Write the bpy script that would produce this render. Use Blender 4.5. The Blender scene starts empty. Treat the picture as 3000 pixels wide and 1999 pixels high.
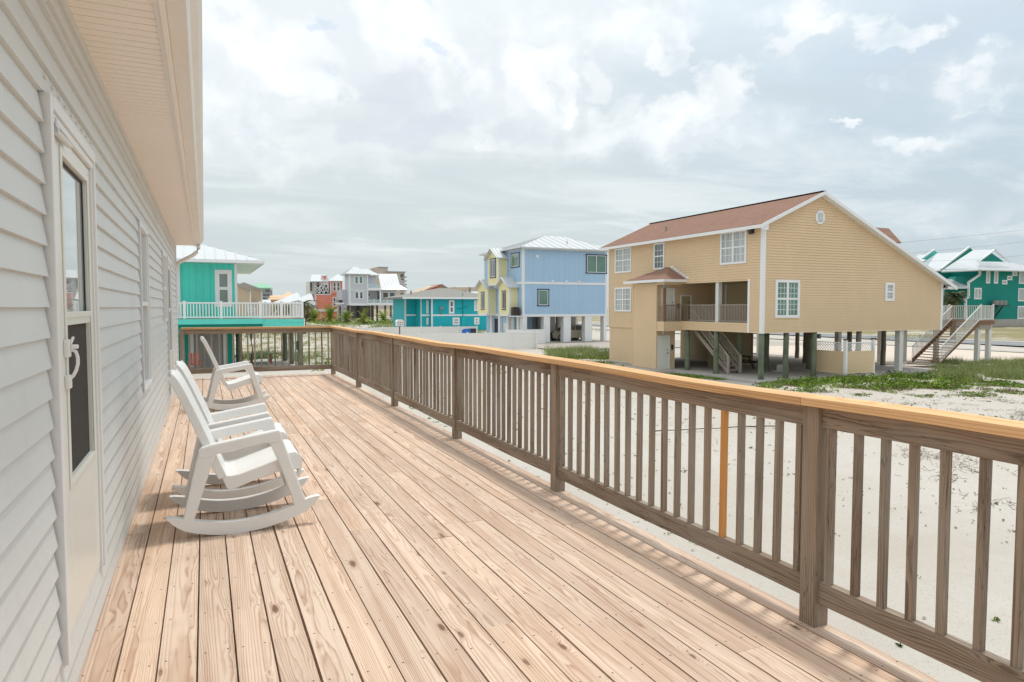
import bpy, bmesh, math, random
from mathutils import Vector, Matrix, noise
random.seed(7)
R = random.Random(11)
C = bpy.context.scene.collection
PI = math.pi
# ------------------------------------------------------------------ camera geometry (also used to read true positions)
FPX = 2000.0; PSI = math.radians(24.25); PIT = math.radians(2.83); EYE = 1.43; G = -2.5
Fh = (math.sin(PSI), math.cos(PSI))
FW = Vector((Fh[0]*math.cos(PIT), Fh[1]*math.cos(PIT), -math.sin(PIT)))
RT = Vector((math.cos(PSI), -math.sin(PSI), 0))
UP = Vector((Fh[0]*math.sin(PIT), Fh[1]*math.sin(PIT), math.cos(PIT)))
def ray(u, v): return FW + RT*((u-1500)/FPX) + UP*((1000-v)/FPX)
def on(ax, val, u, v):
    d = ray(u, v); o = Vector((0, 0, EYE)); return o + d*((val-o[ax])/d[ax])
def gz(u, v, z=G): return on(2, z, u, v)
def rx(X, u0, v0, u1, v1):          # rectangle on a wall facing -X : (y_lo, y_hi, z_lo, z_hi)
    um, vm = (u0+u1)/2, (v0+v1)/2
    a, b = on(0, X, u0, vm).y, on(0, X, u1, vm).y
    return (min(a, b), max(a, b), on(0, X, um, v1).z, on(0, X, um, v0).z)
def ry(Y, u0, v0, u1, v1):          # rectangle on a wall facing -Y : (x_lo, x_hi, z_lo, z_hi)
    um, vm = (u0+u1)/2, (v0+v1)/2
    a, b = on(1, Y, u0, vm).x, on(1, Y, u1, vm).x
    return (min(a, b), max(a, b), on(1, Y, um, v1).z, on(1, Y, um, v0).z)

# ------------------------------------------------------------------ materials
def newmat(name):
    m = bpy.data.materials.new(name); m.use_nodes = True
    nt = m.node_tree; nt.nodes.clear()
    out = nt.nodes.new('ShaderNodeOutputMaterial'); b = nt.nodes.new('ShaderNodeBsdfPrincipled')
    nt.links.new(b.outputs[0], out.inputs[0]); return m, nt, b
def N(nt, t, **kw):
    n = nt.nodes.new('ShaderNode'+t)
    for k, v in kw.items():
        if k.startswith('i_'):
            n.inputs[k[2:].replace('_', ' ')].default_value = v
        else: setattr(n, k, v)
    return n
def L(nt, a, b): nt.links.new(a, b)
def mth(nt, op, a, b=None, c=None, clamp=False):
    n = nt.nodes.new('ShaderNodeMath'); n.operation = op; n.use_clamp = clamp
    for i, x in enumerate((a, b, c)):
        if x is None: continue
        if isinstance(x, (int, float)): n.inputs[i].default_value = x
        else: L(nt, x, n.inputs[i])
    return n.outputs[0]
def mixc(nt, f, a, b, bt='MIX'):
    n = nt.nodes.new('ShaderNodeMix'); n.data_type = 'RGBA'; n.blend_type = bt
    for s, x in ((0, f), (6, a), (7, b)):
        if isinstance(x, (int, float)): n.inputs[s].default_value = x
        elif isinstance(x, tuple): n.inputs[s].default_value = x if len(x) == 4 else (*x, 1)
        else: L(nt, x, n.inputs[s])
    return n.outputs[2]
def ramp(nt, f, stops):
    n = nt.nodes.new('ShaderNodeValToRGB'); e = n.color_ramp.elements
    while len(e) < len(stops): e.new(.5)
    for i, (p, c) in enumerate(stops):
        e[i].position = p; e[i].color = (*c, 1) if not isinstance(c, (int, float)) else (c, c, c, 1)
    L(nt, f, n.inputs[0]); return n.outputs[0]
def smooth(nt, x, lo, hi, a=0., b=1.):
    n = nt.nodes.new('ShaderNodeMapRange'); n.interpolation_type = 'SMOOTHSTEP'
    L(nt, x, n.inputs[0])
    for i, v in ((1, lo), (2, hi), (3, a), (4, b)): n.inputs[i].default_value = v
    return n.outputs[0]
def mapv(nt, vec, scale, loc=(0, 0, 0)):
    n = N(nt, 'Mapping'); n.inputs['Scale'].default_value = scale; n.inputs['Location'].default_value = loc
    L(nt, vec, n.inputs[0]); return n.outputs[0]
def nz(nt, vec, scale, detail=4, rough=.55, dist=0.):
    n = N(nt, 'TexNoise'); n.inputs['Scale'].default_value = scale; n.inputs['Detail'].default_value = detail
    n.inputs['Roughness'].default_value = rough; n.inputs['Distortion'].default_value = dist
    L(nt, vec, n.inputs['Vector']); return n.outputs[0]
def bump(nt, b, h, strength, dist=.01):
    n = N(nt, 'Bump'); n.inputs['Strength'].default_value = strength; n.inputs['Distance'].default_value = dist
    L(nt, h, n.inputs['Height']); L(nt, n.outputs[0], b.inputs['Normal'])
def obj_co(nt): return N(nt, 'TexCoord').outputs['Object']

def paint(name, col, rough=.55, var=.07, scale=1.2, bumpy=.15, bscale=60., dirt=.0, spec=.35):
    m, nt, b = newmat(name); co = obj_co(nt)
    n1 = nz(nt, co, scale, 5, .6); n2 = nz(nt, mapv(nt, co, (1, 1, .25)), scale*7, 3)
    f = mth(nt, 'ADD', mth(nt, 'MULTIPLY', n1, .7), mth(nt, 'MULTIPLY', n2, .3))
    lo = tuple(c*(1-var) for c in col); hi = tuple(min(1, c*(1+var*.7)) for c in col)
    c = ramp(nt, f, [(.3, lo), (.7, hi)])
    if dirt:
        d = smooth(nt, nz(nt, mapv(nt, co, (1.3, 1.3, .5)), 2.2, 6, .7), .52, .72, 0, dirt)
        c = mixc(nt, d, c, tuple(x*.62 for x in (col[0], col[1]*.97, col[2]*.9)))
    L(nt, c, b.inputs['Base Color']); b.inputs['Roughness'].default_value = rough
    b.inputs['Specular IOR Level'].default_value = spec
    if bumpy: bump(nt, b, nz(nt, co, bscale, 3), bumpy, .004)
    return m
def streaky(name, col, axis, period, depth=.0, var=.08, rough=.6):   # board-and-batten / grooved panels, vertical wear
    m, nt, b = newmat(name); co = obj_co(nt); s = N(nt, 'SeparateXYZ'); L(nt, co, s.inputs[0])
    t = mth(nt, 'FRACT', mth(nt, 'DIVIDE', mth(nt, 'ADD', s.outputs[0], s.outputs[1]), period))
    g = smooth(nt, mth(nt, 'ABSOLUTE', mth(nt, 'SUBTRACT', t, .5)), .0, .07)
    n1 = nz(nt, mapv(nt, co, (2.5, 2.5, .12)), 1.0, 4)
    n2 = nz(nt, co, .5, 4)
    f = mth(nt, 'ADD', mth(nt, 'MULTIPLY', n1, .6), mth(nt, 'MULTIPLY', n2, .4))
    c = ramp(nt, f, [(.3, tuple(x*(1-var) for x in col)), (.7, tuple(min(1, x*(1+var)) for x in col))])
    L(nt, c, b.inputs['Base Color']); b.inputs['Roughness'].default_value = rough
    bump(nt, b, g, .9, .02); return m
def wood(name, light, dark, knot, ringscale=34., contrast=.5, tintamt=.25, nails=False, grey=None, knots=.55, rough=.75, cracks=0.):
    m, nt, b = newmat(name)
    at = N(nt, 'Attribute', attribute_name='gco').outputs['Vector']
    tint = N(nt, 'Attribute', attribute_name='tint').outputs['Fac']
    wc = N(nt, 'Attribute', attribute_name='wc').outputs['Fac']
    # knots
    kv = N(nt, 'TexVoronoi', feature='F1'); kv.inputs['Scale'].default_value = 1.; kv.inputs['Randomness'].default_value = 1.
    kvec = mapv(nt, at, (2.6, 8.5, 0))
    kn = N(nt, 'TexNoise'); kn.inputs['Scale'].default_value = 1.; kn.inputs['Detail'].default_value = 3; L(nt, mapv(nt, at, (22, 45, 10)), kn.inputs['Vector'])
    kadd = N(nt, 'VectorMath', operation='MULTIPLY_ADD'); L(nt, kn.outputs['Color'], kadd.inputs[0]); kadd.inputs[1].default_value = (.10, .14, 0); L(nt, kvec, kadd.inputs[2])
    L(nt, kadd.outputs[0], kv.inputs['Vector'])
    sel = N(nt, 'SeparateColor'); L(nt, kv.outputs['Color'], sel.inputs[0])
    on_ = mth(nt, 'GREATER_THAN', sel.outputs[0], 1-knots)
    size = mth(nt, 'MULTIPLY_ADD', sel.outputs[1], .085, .035)
    rel = mth(nt, 'DIVIDE', kv.outputs['Distance'], size)
    kmask = mth(nt, 'MULTIPLY', smooth(nt, rel, .65, 1.15, 1, 0), on_)
    kinf = mth(nt, 'MULTIPLY', smooth(nt, rel, .6, 4.2, 1, 0), on_)
    # grain
    warp = nz(nt, mapv(nt, at, (.9, 7, 7)), 1.0, 3, .5)
    warp2 = nz(nt, mapv(nt, at, (6, 30, 30)), 1.0, 2, .5)
    off = mth(nt, 'ADD', mth(nt, 'MULTIPLY', mth(nt, 'SUBTRACT', warp, .5), .085), mth(nt, 'MULTIPLY', kinf, .028))
    off = mth(nt, 'ADD', off, mth(nt, 'MULTIPLY', mth(nt, 'SUBTRACT', warp2, .5), .006))
    s = N(nt, 'SeparateXYZ'); L(nt, at, s.inputs[0])
    w = mth(nt, 'ADD', s.outputs[1], off)
    t = mth(nt, 'ADD', s.outputs[2], mth(nt, 'MULTIPLY', off, .6))
    r = mth(nt, 'SQRT', mth(nt, 'ADD', mth(nt, 'MULTIPLY', w, w), mth(nt, 'MULTIPLY', t, t)))
    saw = mth(nt, 'FRACT', mth(nt, 'MULTIPLY', r, ringscale*3.2))
    late = mth(nt, 'MULTIPLY', mth(nt, 'POWER', saw, 2.4), smooth(nt, saw, .80, 1.0, 1.35, .1))
    fib = nz(nt, mapv(nt, at, (5, 260, 260)), 1., 2)
    streak = nz(nt, mapv(nt, at, (.8, 24, 24)), 1., 3)
    f = mth(nt, 'ADD', mth(nt, 'MULTIPLY', late, contrast), mth(nt, 'MULTIPLY', mth(nt, 'SUBTRACT', fib, .5), .35))
    f = mth(nt, 'ADD', f, mth(nt, 'MULTIPLY', mth(nt, 'SUBTRACT', streak, .5), 1.5), clamp=True)
    c = mixc(nt, f, light, dark)
    c = mixc(nt, mth(nt, 'MULTIPLY', smooth(nt, rel, .9, 2.6, 1, 0), mth(nt, 'MULTIPLY', on_, .45)), c, dark)
    c = mixc(nt, mth(nt, 'MULTIPLY', kmask, .85), c, knot)
    ring = mth(nt, 'MULTIPLY', mth(nt, 'MULTIPLY', smooth(nt, rel, .8, 1.0), smooth(nt, rel, 1.05, 1.35, 1, 0)), on_)
    c = mixc(nt, mth(nt, 'MULTIPLY', ring, .6), c, tuple(x*.45 for x in knot))
    # board to board colour
    tc = ramp(nt, tint, [(0., (1-tintamt*.8, 1-tintamt, 1-tintamt*1.1)), (.5, (1, 1, 1)), (1., (1.08, 1.02, .96))])
    c = mixc(nt, 1., c, tc, 'MULTIPLY')
    if grey:
        gm = smooth(nt, nz(nt, mapv(nt, at, (1.1, 9, 9)), 1., 5, .65), .38, .66)
        c = mixc(nt, mth(nt, 'MULTIPLY', gm, .65), c, grey)
    if cracks:
        cr = N(nt, 'TexVoronoi', feature='DISTANCE_TO_EDGE'); L(nt, mapv(nt, at, (1.0, 26, 26)), cr.inputs['Vector'])
        cm = mth(nt, 'MULTIPLY', smooth(nt, cr.outputs['Distance'], .0, .05, 1, 0), smooth(nt, nz(nt, mapv(nt, at, (1.5, 12, 12)), 1., 2), .5, .6))
        c = mixc(nt, mth(nt, 'MULTIPLY', cm, cracks), c, tuple(x*.3 for x in dark))
    if nails:
        oc = N(nt, 'SeparateXYZ'); L(nt, obj_co(nt), oc.inputs[0])
        dy = mth(nt, 'MULTIPLY', mth(nt, 'SUBTRACT', mth(nt, 'FRACT', mth(nt, 'DIVIDE', mth(nt, 'MULTIPLY_ADD', tint, .03, oc.outputs[1]), .406)), .5), .406)
        dx = mth(nt, 'SUBTRACT', mth(nt, 'ABSOLUTE', wc), .043)
        d = mth(nt, 'SQRT', mth(nt, 'ADD', mth(nt, 'MULTIPLY', dx, dx), mth(nt, 'MULTIPLY', dy, dy)))
        c = mixc(nt, smooth(nt, d, .0032, .006, .9, 0), c, (.05, .04, .035))
        st = smooth(nt, nz(nt, obj_co(nt), 1.1, 6, .7), .47, .70, 0, .38)      # weather stains
        c = mixc(nt, mth(nt, 'MULTIPLY', st, .75), c, (.36, .255, .19))
        c = mixc(nt, smooth(nt, nz(nt, mapv(nt, at, (.7, 5, 5)), 1., 4, .6), .50, .66, 0, .45), c, (.47, .30, .20))
        c = mixc(nt, smooth(nt, nz(nt, obj_co(nt), 7., 5, .7), .60, .74, 0, .4), c, (.24, .19, .15))
    L(nt, c, b.inputs['Base Color']); b.inputs['Roughness'].default_value = rough
    b.inputs['Specular IOR Level'].default_value = .25
    bump(nt, b, mth(nt, 'ADD', late, mth(nt, 'MULTIPLY', fib, .6)), .25, .0015)
    return m
def glassmat(name, col, rough=.05, spec=.9, curtain=None):
    m, nt, b = newmat(name)
    if curtain:
        co = obj_co(nt); s = N(nt, 'SeparateXYZ'); L(nt, co, s.inputs[0])
        h = mth(nt, 'ADD', s.outputs[0], s.outputs[1])
        cv = N(nt, 'CombineXYZ'); L(nt, mth(nt, 'MULTIPLY', h, 9.), cv.inputs[0]); L(nt, mth(nt, 'MULTIPLY', s.outputs[2], .3), cv.inputs[2])
        f = nz(nt, cv.outputs[0], 1., 3)
        L(nt, mixc(nt, smooth(nt, f, .35, .65), curtain, col), b.inputs['Base Color'])
    else:
        f = nz(nt, obj_co(nt), .8, 3)
        L(nt, mixc(nt, f, tuple(c*.5 for c in col), tuple(c*1.5 for c in col)), b.inputs['Base Color'])
    b.inputs['Roughness'].default_value = rough; b.inputs['Specular IOR Level'].default_value = spec
    b.inputs['Coat Weight'].default_value = .6; b.inputs['Coat Roughness'].default_value = .03
    return m
def shingle(name, cols, sx=.32, sz=.14):
    m, nt, b = newmat(name); co = obj_co(nt)
    br = N(nt, 'TexBrick'); br.inputs['Scale'].default_value = 1.; br.inputs['Brick Width'].default_value = sx
    br.inputs['Row Height'].default_value = sz; br.inputs['Mortar Size'].default_value = .006; br.inputs['Mortar Smooth'].default_value = .3
    br.inputs['Color1'].default_value = (*cols[0], 1); br.inputs['Color2'].default_value = (*cols[1], 1); br.inputs['Mortar'].default_value = (*[c*.5 for c in cols[1]], 1)
    br.offset = .37
    s = N(nt, 'SeparateXYZ'); L(nt, co, s.inputs[0]); cv = N(nt, 'CombineXYZ')
    L(nt, mth(nt, 'ADD', s.outputs[1], mth(nt, 'MULTIPLY', s.outputs[0], .13)), cv.inputs[0])
    L(nt, mth(nt, 'MULTIPLY', s.outputs[2], 2.), cv.inputs[1]); L(nt, cv.outputs[0], br.inputs['Vector'])
    n = nz(nt, co, 9., 5, .7); n2 = nz(nt, co, .7, 4)
    c = mixc(nt, n, br.outputs[0], (*[x*.75 for x in cols[2]],)); c = mixc(nt, mth(nt, 'MULTIPLY', n2, .6), c, cols[2])
    L(nt, c, b.inputs['Base Color']); b.inputs['Roughness'].default_value = .95; b.inputs['Specular IOR Level'].default_value = .1
    bump(nt, b, mth(nt, 'ADD', n, br.outputs['Fac']), .5, .01); return m
def leafmat(name, a, bb, cc=None, sc=3.):
    m, nt, b = newmat(name); co = obj_co(nt)
    f = nz(nt, co, sc, 4, .7)
    at = N(nt, 'Attribute', attribute_name='tint').outputs['Fac']
    c = mixc(nt, smooth(nt, mth(nt, 'ADD', mth(nt, 'MULTIPLY', f, .5), mth(nt, 'MULTIPLY', at, .5)), .25, .75), a, bb)
    if cc: c = mixc(nt, smooth(nt, at, .86, .97), c, cc)
    L(nt, c, b.inputs['Base Color']); b.inputs['Roughness'].default_value = .6; b.inputs['Specular IOR Level'].default_value = .25
    b.inputs['Subsurface Weight'].default_value = 0.
    return m

M = {}
M['deck'] = wood('deck_boards_wood', (.70, .55, .435), (.34, .19, .115), (.15, .07, .035), 44., .72, .15, nails=True, knots=.40)
M['grey_wood'] = wood('weathered_wood', (.34, .265, .198), (.09, .064, .046), (.03, .02, .015), 34., .85, .45, grey=(.37, .325, .27), knots=.3, rough=.85, cracks=.7)
M['cap'] = wood('fresh_cap_wood', (.78, .50, .26), (.50, .22, .07), (.15, .06, .025), 34., .8, .22, knots=.22)
M['orange_wood'] = wood('fresh_orange_wood', (.68, .33, .11), (.48, .19, .05), (.14, .05, .02), 22., .45, .1, knots=.1)
M['old_wood'] = wood('stair_wood', (.42, .375, .32), (.26, .22, .18), (.08, .06, .05), 26., .4, .2, knots=.2, rough=.85)
M['brown_wood'] = wood('brown_stain_wood', (.26, .15, .085), (.15, .08, .045), (.05, .03, .02), 26., .4, .2, knots=.2, rough=.8)
M['vinyl'] = paint('white_vinyl_siding', (.66, .668, .645), .45, .035, 1.4, .12, 90, dirt=.12)
M['trim'] = paint('white_trim', (.78, .78, .76), .4, .03, 2., .05, 60)
M['soffit'] = paint('cream_soffit', (.90, .82, .735), .55, .03, 2., .05, 60)
M['gutter'] = paint('gutter_metal', (.78, .74, .68), .35, .04, 3., .05, 60, dirt=.15)
M['resin'] = paint('white_resin', (.80, .79, .765), .36, .035, 5., .06, 120, dirt=.12, spec=.4)
M['doorwhite'] = paint('door_enamel', (.78, .77, .70), .3, .02, 2., .03, 60)
M['screen'] = paint('insect_screen', (.055, .048, .042), .9, .15, 30., .3, 400)
M['glass'] = glassmat('window_glass', (.07, .09, .09))
M['glass_sky'] = glassmat('door_glass', (.42, .47, .48), .015, 1.); M['glass_sky'].node_tree.nodes['Principled BSDF'].inputs['IOR'].default_value = 2.2
M['glass_soft'] = glassmat('grey_green_glass', (.20, .24, .21), .08, .7)  # grey-green base, the tone of curtains behind the pane
M['glass_cur'] = glassmat('curtained_glass', (.26, .29, .29), .08, .6, curtain=(.50, .53, .52))
M['glass_green'] = glassmat('green_glass', (.10, .20, .15), .05, .8)
M['tan'] = paint('tan_lap_siding', (.70, .525, .335), .6, .05, .5, .1, 40)
M['tan_shaded'] = paint('shaded_porch_wall', (.42, .33, .20), .7, .05, .5, .1, 40)  # tan siding darkened in its colour to stand for porch and under-house shade
M['white'] = paint('house_white_trim', (.80, .80, .80), .5, .03, 1., .05, 40)
M['white_roof'] = paint('white_metal_roof', (.57, .585, .59), .35, .04, .5, .03, 20, spec=.5)
M['grey_roof'] = shingle('grey_shingle', [(.30, .30, .27), (.25, .25, .23), (.32, .31, .28)])
M['shingle'] = shingle('russet_shingle', [(.30, .165, .12), (.20, .105, .08), (.33, .205, .155)])
M['red_roof'] = shingle('red_shingle', [(.38, .10, .075), (.28, .07, .055), (.36, .12, .09)])
M['dark'] = paint('dark_interior', (.02, .018, .015), .9, .2, 2., 0)
M['black'] = paint('black_rubber', (.03, .03, .032), .6, .2, 2., 0)
M['concrete'] = paint('concrete', (.44, .41, .37), .85, .12, .8, .4, 14, dirt=.4)
M['turq'] = streaky('turquoise_boards', (.075, .66, .54), 0, .41, var=.13)
M['turq_plain'] = paint('turquoise_fascia', (.12, .66, .57), .55, .08, .7, .1, 30)
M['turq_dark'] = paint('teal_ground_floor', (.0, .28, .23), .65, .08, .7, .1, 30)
M['blue'] = streaky('blue_panel_siding', (.38, .55, .73), 0, .62, var=.05)
M['yellow'] = paint('yellow_siding', (.84, .76, .42), .6, .04, .7, .1, 30)
M['navy'] = paint('navy_trim', (.012, .02, .07), .5, .1, 2., 0)
M['teal'] = paint('teal_siding', (.012, .42, .48), .6, .08, .5, .1, 20)
M['emerald'] = paint('emerald_stucco', (.0, .235, .20), .7, .07, .3, .1, 20)
M['coral'] = paint('coral_siding', (.80, .28, .19), .6, .06, .4, .1, 20)
M['pinkw'] = paint('pale_pink_siding', (.72, .42, .38), .6, .06, .4, .1, 20)
M['lilac'] = streaky('lilac_grey_siding', (.55, .56, .60), 0, .8, var=.05)
M['greywall'] = streaky('grey_door_panels', (.27, .27, .25), 0, .5, var=.05)
M['beige'] = paint('beige_stucco', (.55, .44, .32), .7, .05, .3, .1, 20)
M['condo'] = paint('condo_stucco', (.55, .47, .40), .7, .05, .1, .0, 20)
M['condo_grey'] = paint('condo_grey', (.36, .36, .36), .7, .05, .1, .0, 20)
M['green_roof'] = paint('green_metal_roof', (.25, .5, .32), .5, .05, .2, .0, 20)
M['peach_roof'] = paint('peach_tile_roof', (.78, .47, .30), .7, .08, .6, .1, 8)
M['green_post'] = paint('treated_pile', (.165, .19, .13), .85, .45, 1.3, .5, 18, dirt=.5)
M['grey_post'] = paint('grey_pile', (.2, .18, .14), .85, .2, 1.5, .5, 18)
M['pole_trim'] = paint('painted_pile', (.66, .66, .62), .6, .06, 1.5, .2, 18)
M['asphalt'] = paint('asphalt', (.22, .225, .235), .9, .08, .4, .4, 30)
M['fence'] = paint('white_vinyl_fence', (.82, .81, .79), .4, .02, .6, .02, 20)
M['carpaint'] = paint('champagne_paint', (.46, .40, .31), .25, .03, 1., 0, spec=.6)
M['carwhite'] = paint('silver_car_paint', (.55, .55, .55), .25, .03, 1., 0, spec=.6)
M['cardark'] = paint('dark_car_paint', (.02, .025, .035), .2, .03, 1., 0, spec=.6)
M['chrome'] = paint('bright_metal', (.6, .6, .6), .2, .03, 1., 0, spec=.8)
M['red_wood'] = paint('red_painted_wood', (.42, .12, .08), .65, .12, 3., .2, 30)
M['green_wood'] = paint('green_painted_wood', (.10, .26, .22), .65, .12, 3., .2, 30)
M['dark_wood'] = paint('dark_brown_wood', (.06, .04, .028), .7, .2, 3., .2, 30)
M['trunk'] = paint('palm_trunk', (.19, .145, .10), .9, .3, 5., .8, 14)
M['steel'] = paint('grey_condenser', (.27, .27, .25), .5, .15, 3., .2, 20)
M['darkmetal'] = paint('dark_metal', (.04, .04, .045), .5, .15, 3., 0)
M['cloth_blue'] = paint('blue_cloth', (.05, .18, .55), .8, .1, 3., 0)
M['palm_leaf'] = leafmat('palm_leaf', (.13, .20, .03), (.30, .36, .05), (.36, .26, .09), 1.)
M['palm_dark'] = leafmat('palm_leaf_dark', (.03, .05, .02), (.10, .13, .045), (.2, .19, .06), 1.)
M['leaf'] = leafmat('creeper_leaf', (.07, .13, .02), (.25, .36, .04), (.24, .16, .09), .8)
M['grass'] = leafmat('dune_grass', (.17, .22, .08), (.38, .42, .17), (.44, .36, .22), .5)
M['dry'] = leafmat('dry_scrub', (.17, .12, .085), (.30, .235, .16), (.12, .15, .05), .5)
M['seedling'] = leafmat('seedling_leaf', (.07, .11, .03), (.18, .24, .05), (.15, .09, .05), 2.)

# ------------------------------------------------------------------ mesh builder
class MB:
    def __init__(s): s.v = []; s.f = []; s.g = {}; s.t = {}; s.w = {}
    def face(s, pts):
        i = len(s.v); s.v += [tuple(p) for p in pts]; s.f.append(tuple(range(i, i+len(pts)))); return i
    def box(s, x0, x1, y0, y1, z0, z1):
        i = len(s.v)
        s.v += [(x, y, z) for z in (z0, z1) for y in (y0, y1) for x in (x0, x1)]
        s.f += [tuple(i+k for k in q) for q in ((0, 2, 3, 1), (4, 5, 7, 6), (0, 1, 5, 4), (2, 6, 7, 3), (0, 4, 6, 2), (1, 3, 7, 5))]
        return i
    def board(s, x0, x1, y0, y1, z0, z1, axis, tint=None):
        i = s.box(x0, x1, y0, y1, z0, z1); s.grain(i, i+8, axis, tint); return i
    def grain(s, i0, i1, axis, tint=None):
        pts = s.v[i0:i1]; mn = [min(p[k] for p in pts) for k in range(3)]; mx = [max(p[k] for p in pts) for k in range(3)]
        o = [k for k in range(3) if k != axis]; o.sort(key=lambda k: -(mx[k]-mn[k]))
        lo = R.random()*80; wo = R.uniform(-.045, .045); to = R.uniform(.012, .10); tl = R.uniform(-.02, .02); t = R.random() if tint is None else tint
        for k in range(i0, i1):
            p = s.v[k]; l = p[axis]-mn[axis]; w = p[o[0]]-(mn[o[0]]+mx[o[0]])/2; d = p[o[1]]-(mn[o[1]]+mx[o[1]])/2
            s.g[k] = (lo+l, wo+w+l*tl, to+d); s.t[k] = t; s.w[k] = w
    def hexa(s, a, b):                       # 8 corners: 4 of one end, 4 of the other
        i = len(s.v); s.v += [tuple(p) for p in a]+[tuple(p) for p in b]
        s.f += [(i, i+3, i+2, i+1), (i+4, i+5, i+6, i+7)]+[(i+k, i+(k+1) % 4, i+4+(k+1) % 4, i+4+k) for k in range(4)]
        return i
    def bar(s, a, b, w, h, up=(0, 0, 1)):      # rectangular bar from a to b
        a = Vector(a); b = Vector(b); d = (b-a).normalized(); u = Vector(up); sd = d.cross(u)
        if sd.length < 1e-4: sd = d.cross(Vector((0, 1, 0)))
        sd.normalize(); u = sd.cross(d).normalized(); sd = sd*w/2; u = u*h/2
        c = [(-1, -1), (1, -1), (1, 1), (-1, 1)]
        return s.hexa([a+sd*x+u*y for x, y in c], [b+sd*x+u*y for x, y in c])
    def path(s, pts, w, h, up=(0, 0, 1)):     # rectangular section swept along points
        pts = [Vector(p) for p in pts]; i0 = len(s.v); n = len(pts)
        for k, p in enumerate(pts):
            d = (pts[min(k+1, n-1)]-pts[max(k-1, 0)]).normalized(); sd = d.cross(Vector(up)).normalized(); u = sd.cross(d)
            s.v += [tuple(p+sd*x*w/2+u*y*h/2) for x, y in ((-1, -1), (1, -1), (1, 1), (-1, 1))]
        for k in range(n-1):
            for q in range(4): s.f.append((i0+k*4+q, i0+k*4+(q+1) % 4, i0+k*4+4+(q+1) % 4, i0+k*4+4+q))
        s.f += [(i0+3, i0+2, i0+1, i0), tuple(i0+(n-1)*4+q for q in range(4))]
        return i0
    def tube(s, pts, r, n=8, cap=True):
        pts = [Vector(p) for p in pts]; i0 = len(s.v); m = len(pts); rs = r if isinstance(r, (list, tuple)) else [r]*m
        for k, p in enumerate(pts):
            d = (pts[min(k+1, m-1)]-pts[max(k-1, 0)]).normalized()
            a = d.cross(Vector((0, 0, 1))) if abs(d.z) < .95 else d.cross(Vector((1, 0, 0))); a.normalize(); b = d.cross(a)
            s.v += [tuple(p+(a*math.cos(2*PI*q/n)+b*math.sin(2*PI*q/n))*rs[k]) for q in range(n)]
        for k in range(m-1):
            for q in range(n): s.f.append((i0+k*n+q, i0+k*n+(q+1) % n, i0+(k+1)*n+(q+1) % n, i0+(k+1)*n+q))
        if cap: s.f += [tuple(i0+q for q in range(n)), tuple(i0+(m-1)*n+q for q in reversed(range(n)))]
        return i0
    def cyl(s, x, y, z0, z1, r, n=10): return s.tube([(x, y, z0), (x, y, z1)], r, n)
    def prism(s, poly, axis, a0, a1):        # poly of 2-D points, extruded along axis
        def P(p, a):
            return {0: (a, p[0], p[1]), 1: (p[0], a, p[1]), 2: (p[0], p[1], a)}[axis]
        i = len(s.v); n = len(poly); s.v += [P(p, a0) for p in poly]+[P(p, a1) for p in poly]
        s.f += [tuple(i+k for k in range(n)), tuple(i+n+k for k in reversed(range(n)))]
        s.f += [(i+k, i+(k+1) % n, i+n+(k+1) % n, i+n+k) for k in range(n)]
        return i
    def mesh(s, name):
        me = bpy.data.meshes.new(name); me.from_pydata(s.v, [], s.f)
        if s.g or s.t:
            n = len(s.v)
            if s.g:
                a = me.attributes.new('gco', 'FLOAT_VECTOR', 'POINT'); buf = []
                for k in range(n): buf += s.g.get(k, (0, 0, .03))
                a.data.foreach_set('vector', buf)
                a = me.attributes.new('wc', 'FLOAT', 'POINT'); a.data.foreach_set('value', [s.w.get(k, 0) for k in range(n)])
            a = me.attributes.new('tint', 'FLOAT', 'POINT'); a.data.foreach_set('value', [s.t.get(k, .5) for k in range(n)])
        bm = bmesh.new(); bm.from_mesh(me); bmesh.ops.recalc_face_normals(bm, faces=bm.faces); bm.to_mesh(me); bm.free()
        return me
    def build(s, name, mat, parent=None, smoothed=False, bev=0, seg=2):
        me = s.mesh(name); me.materials.append(mat if not isinstance(mat, str) else M[mat])
        o = bpy.data.objects.new(name, me); C.objects.link(o)
        if parent: o.parent = parent; o.matrix_parent_inverse = Matrix.Translation(-pos(parent))
        if bev:
            b = o.modifiers.new('b', 'BEVEL'); b.width = bev; b.segments = seg; b.limit_method = 'ANGLE'; b.angle_limit = math.radians(40)
        if smoothed:
            for p in me.polygons: p.use_smooth = True
            if bev == 0:
                pass
        return o
def pos(o):
    p = Vector(o.location)
    return p + (pos(o.parent) if o.parent and o.type == 'EMPTY' else Vector((0, 0, 0)))
def thing(name, label, cat, loc=(0, 0, 0), group=None):
    o = bpy.data.objects.new(name, None); C.objects.link(o); o.location = loc; o.empty_display_size = .3
    o['label'] = label; o['category'] = cat
    if group: o['group'] = group
    return o
def tag(o, label, cat, group=None):
    o['label'] = label; o['category'] = cat
    if group: o['group'] = group
    return o
def copy_thing(o, offset=(0, 0, 0), parent=None, rot=None, scl=None):
    c = o.copy(); C.objects.link(c)
    if parent is None:
        c.location = Vector(o.location)+Vector(offset)
        if rot is not None: c.rotation_euler = (0, 0, rot)
        if scl: c.scale = (scl, scl, scl)
    else: c.parent = parent; c.matrix_parent_inverse = o.matrix_parent_inverse.copy()
    for ch in list(o.children): copy_thing(ch, parent=c)
    return c
def setting(o): o['kind'] = 'structure'; return o

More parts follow.
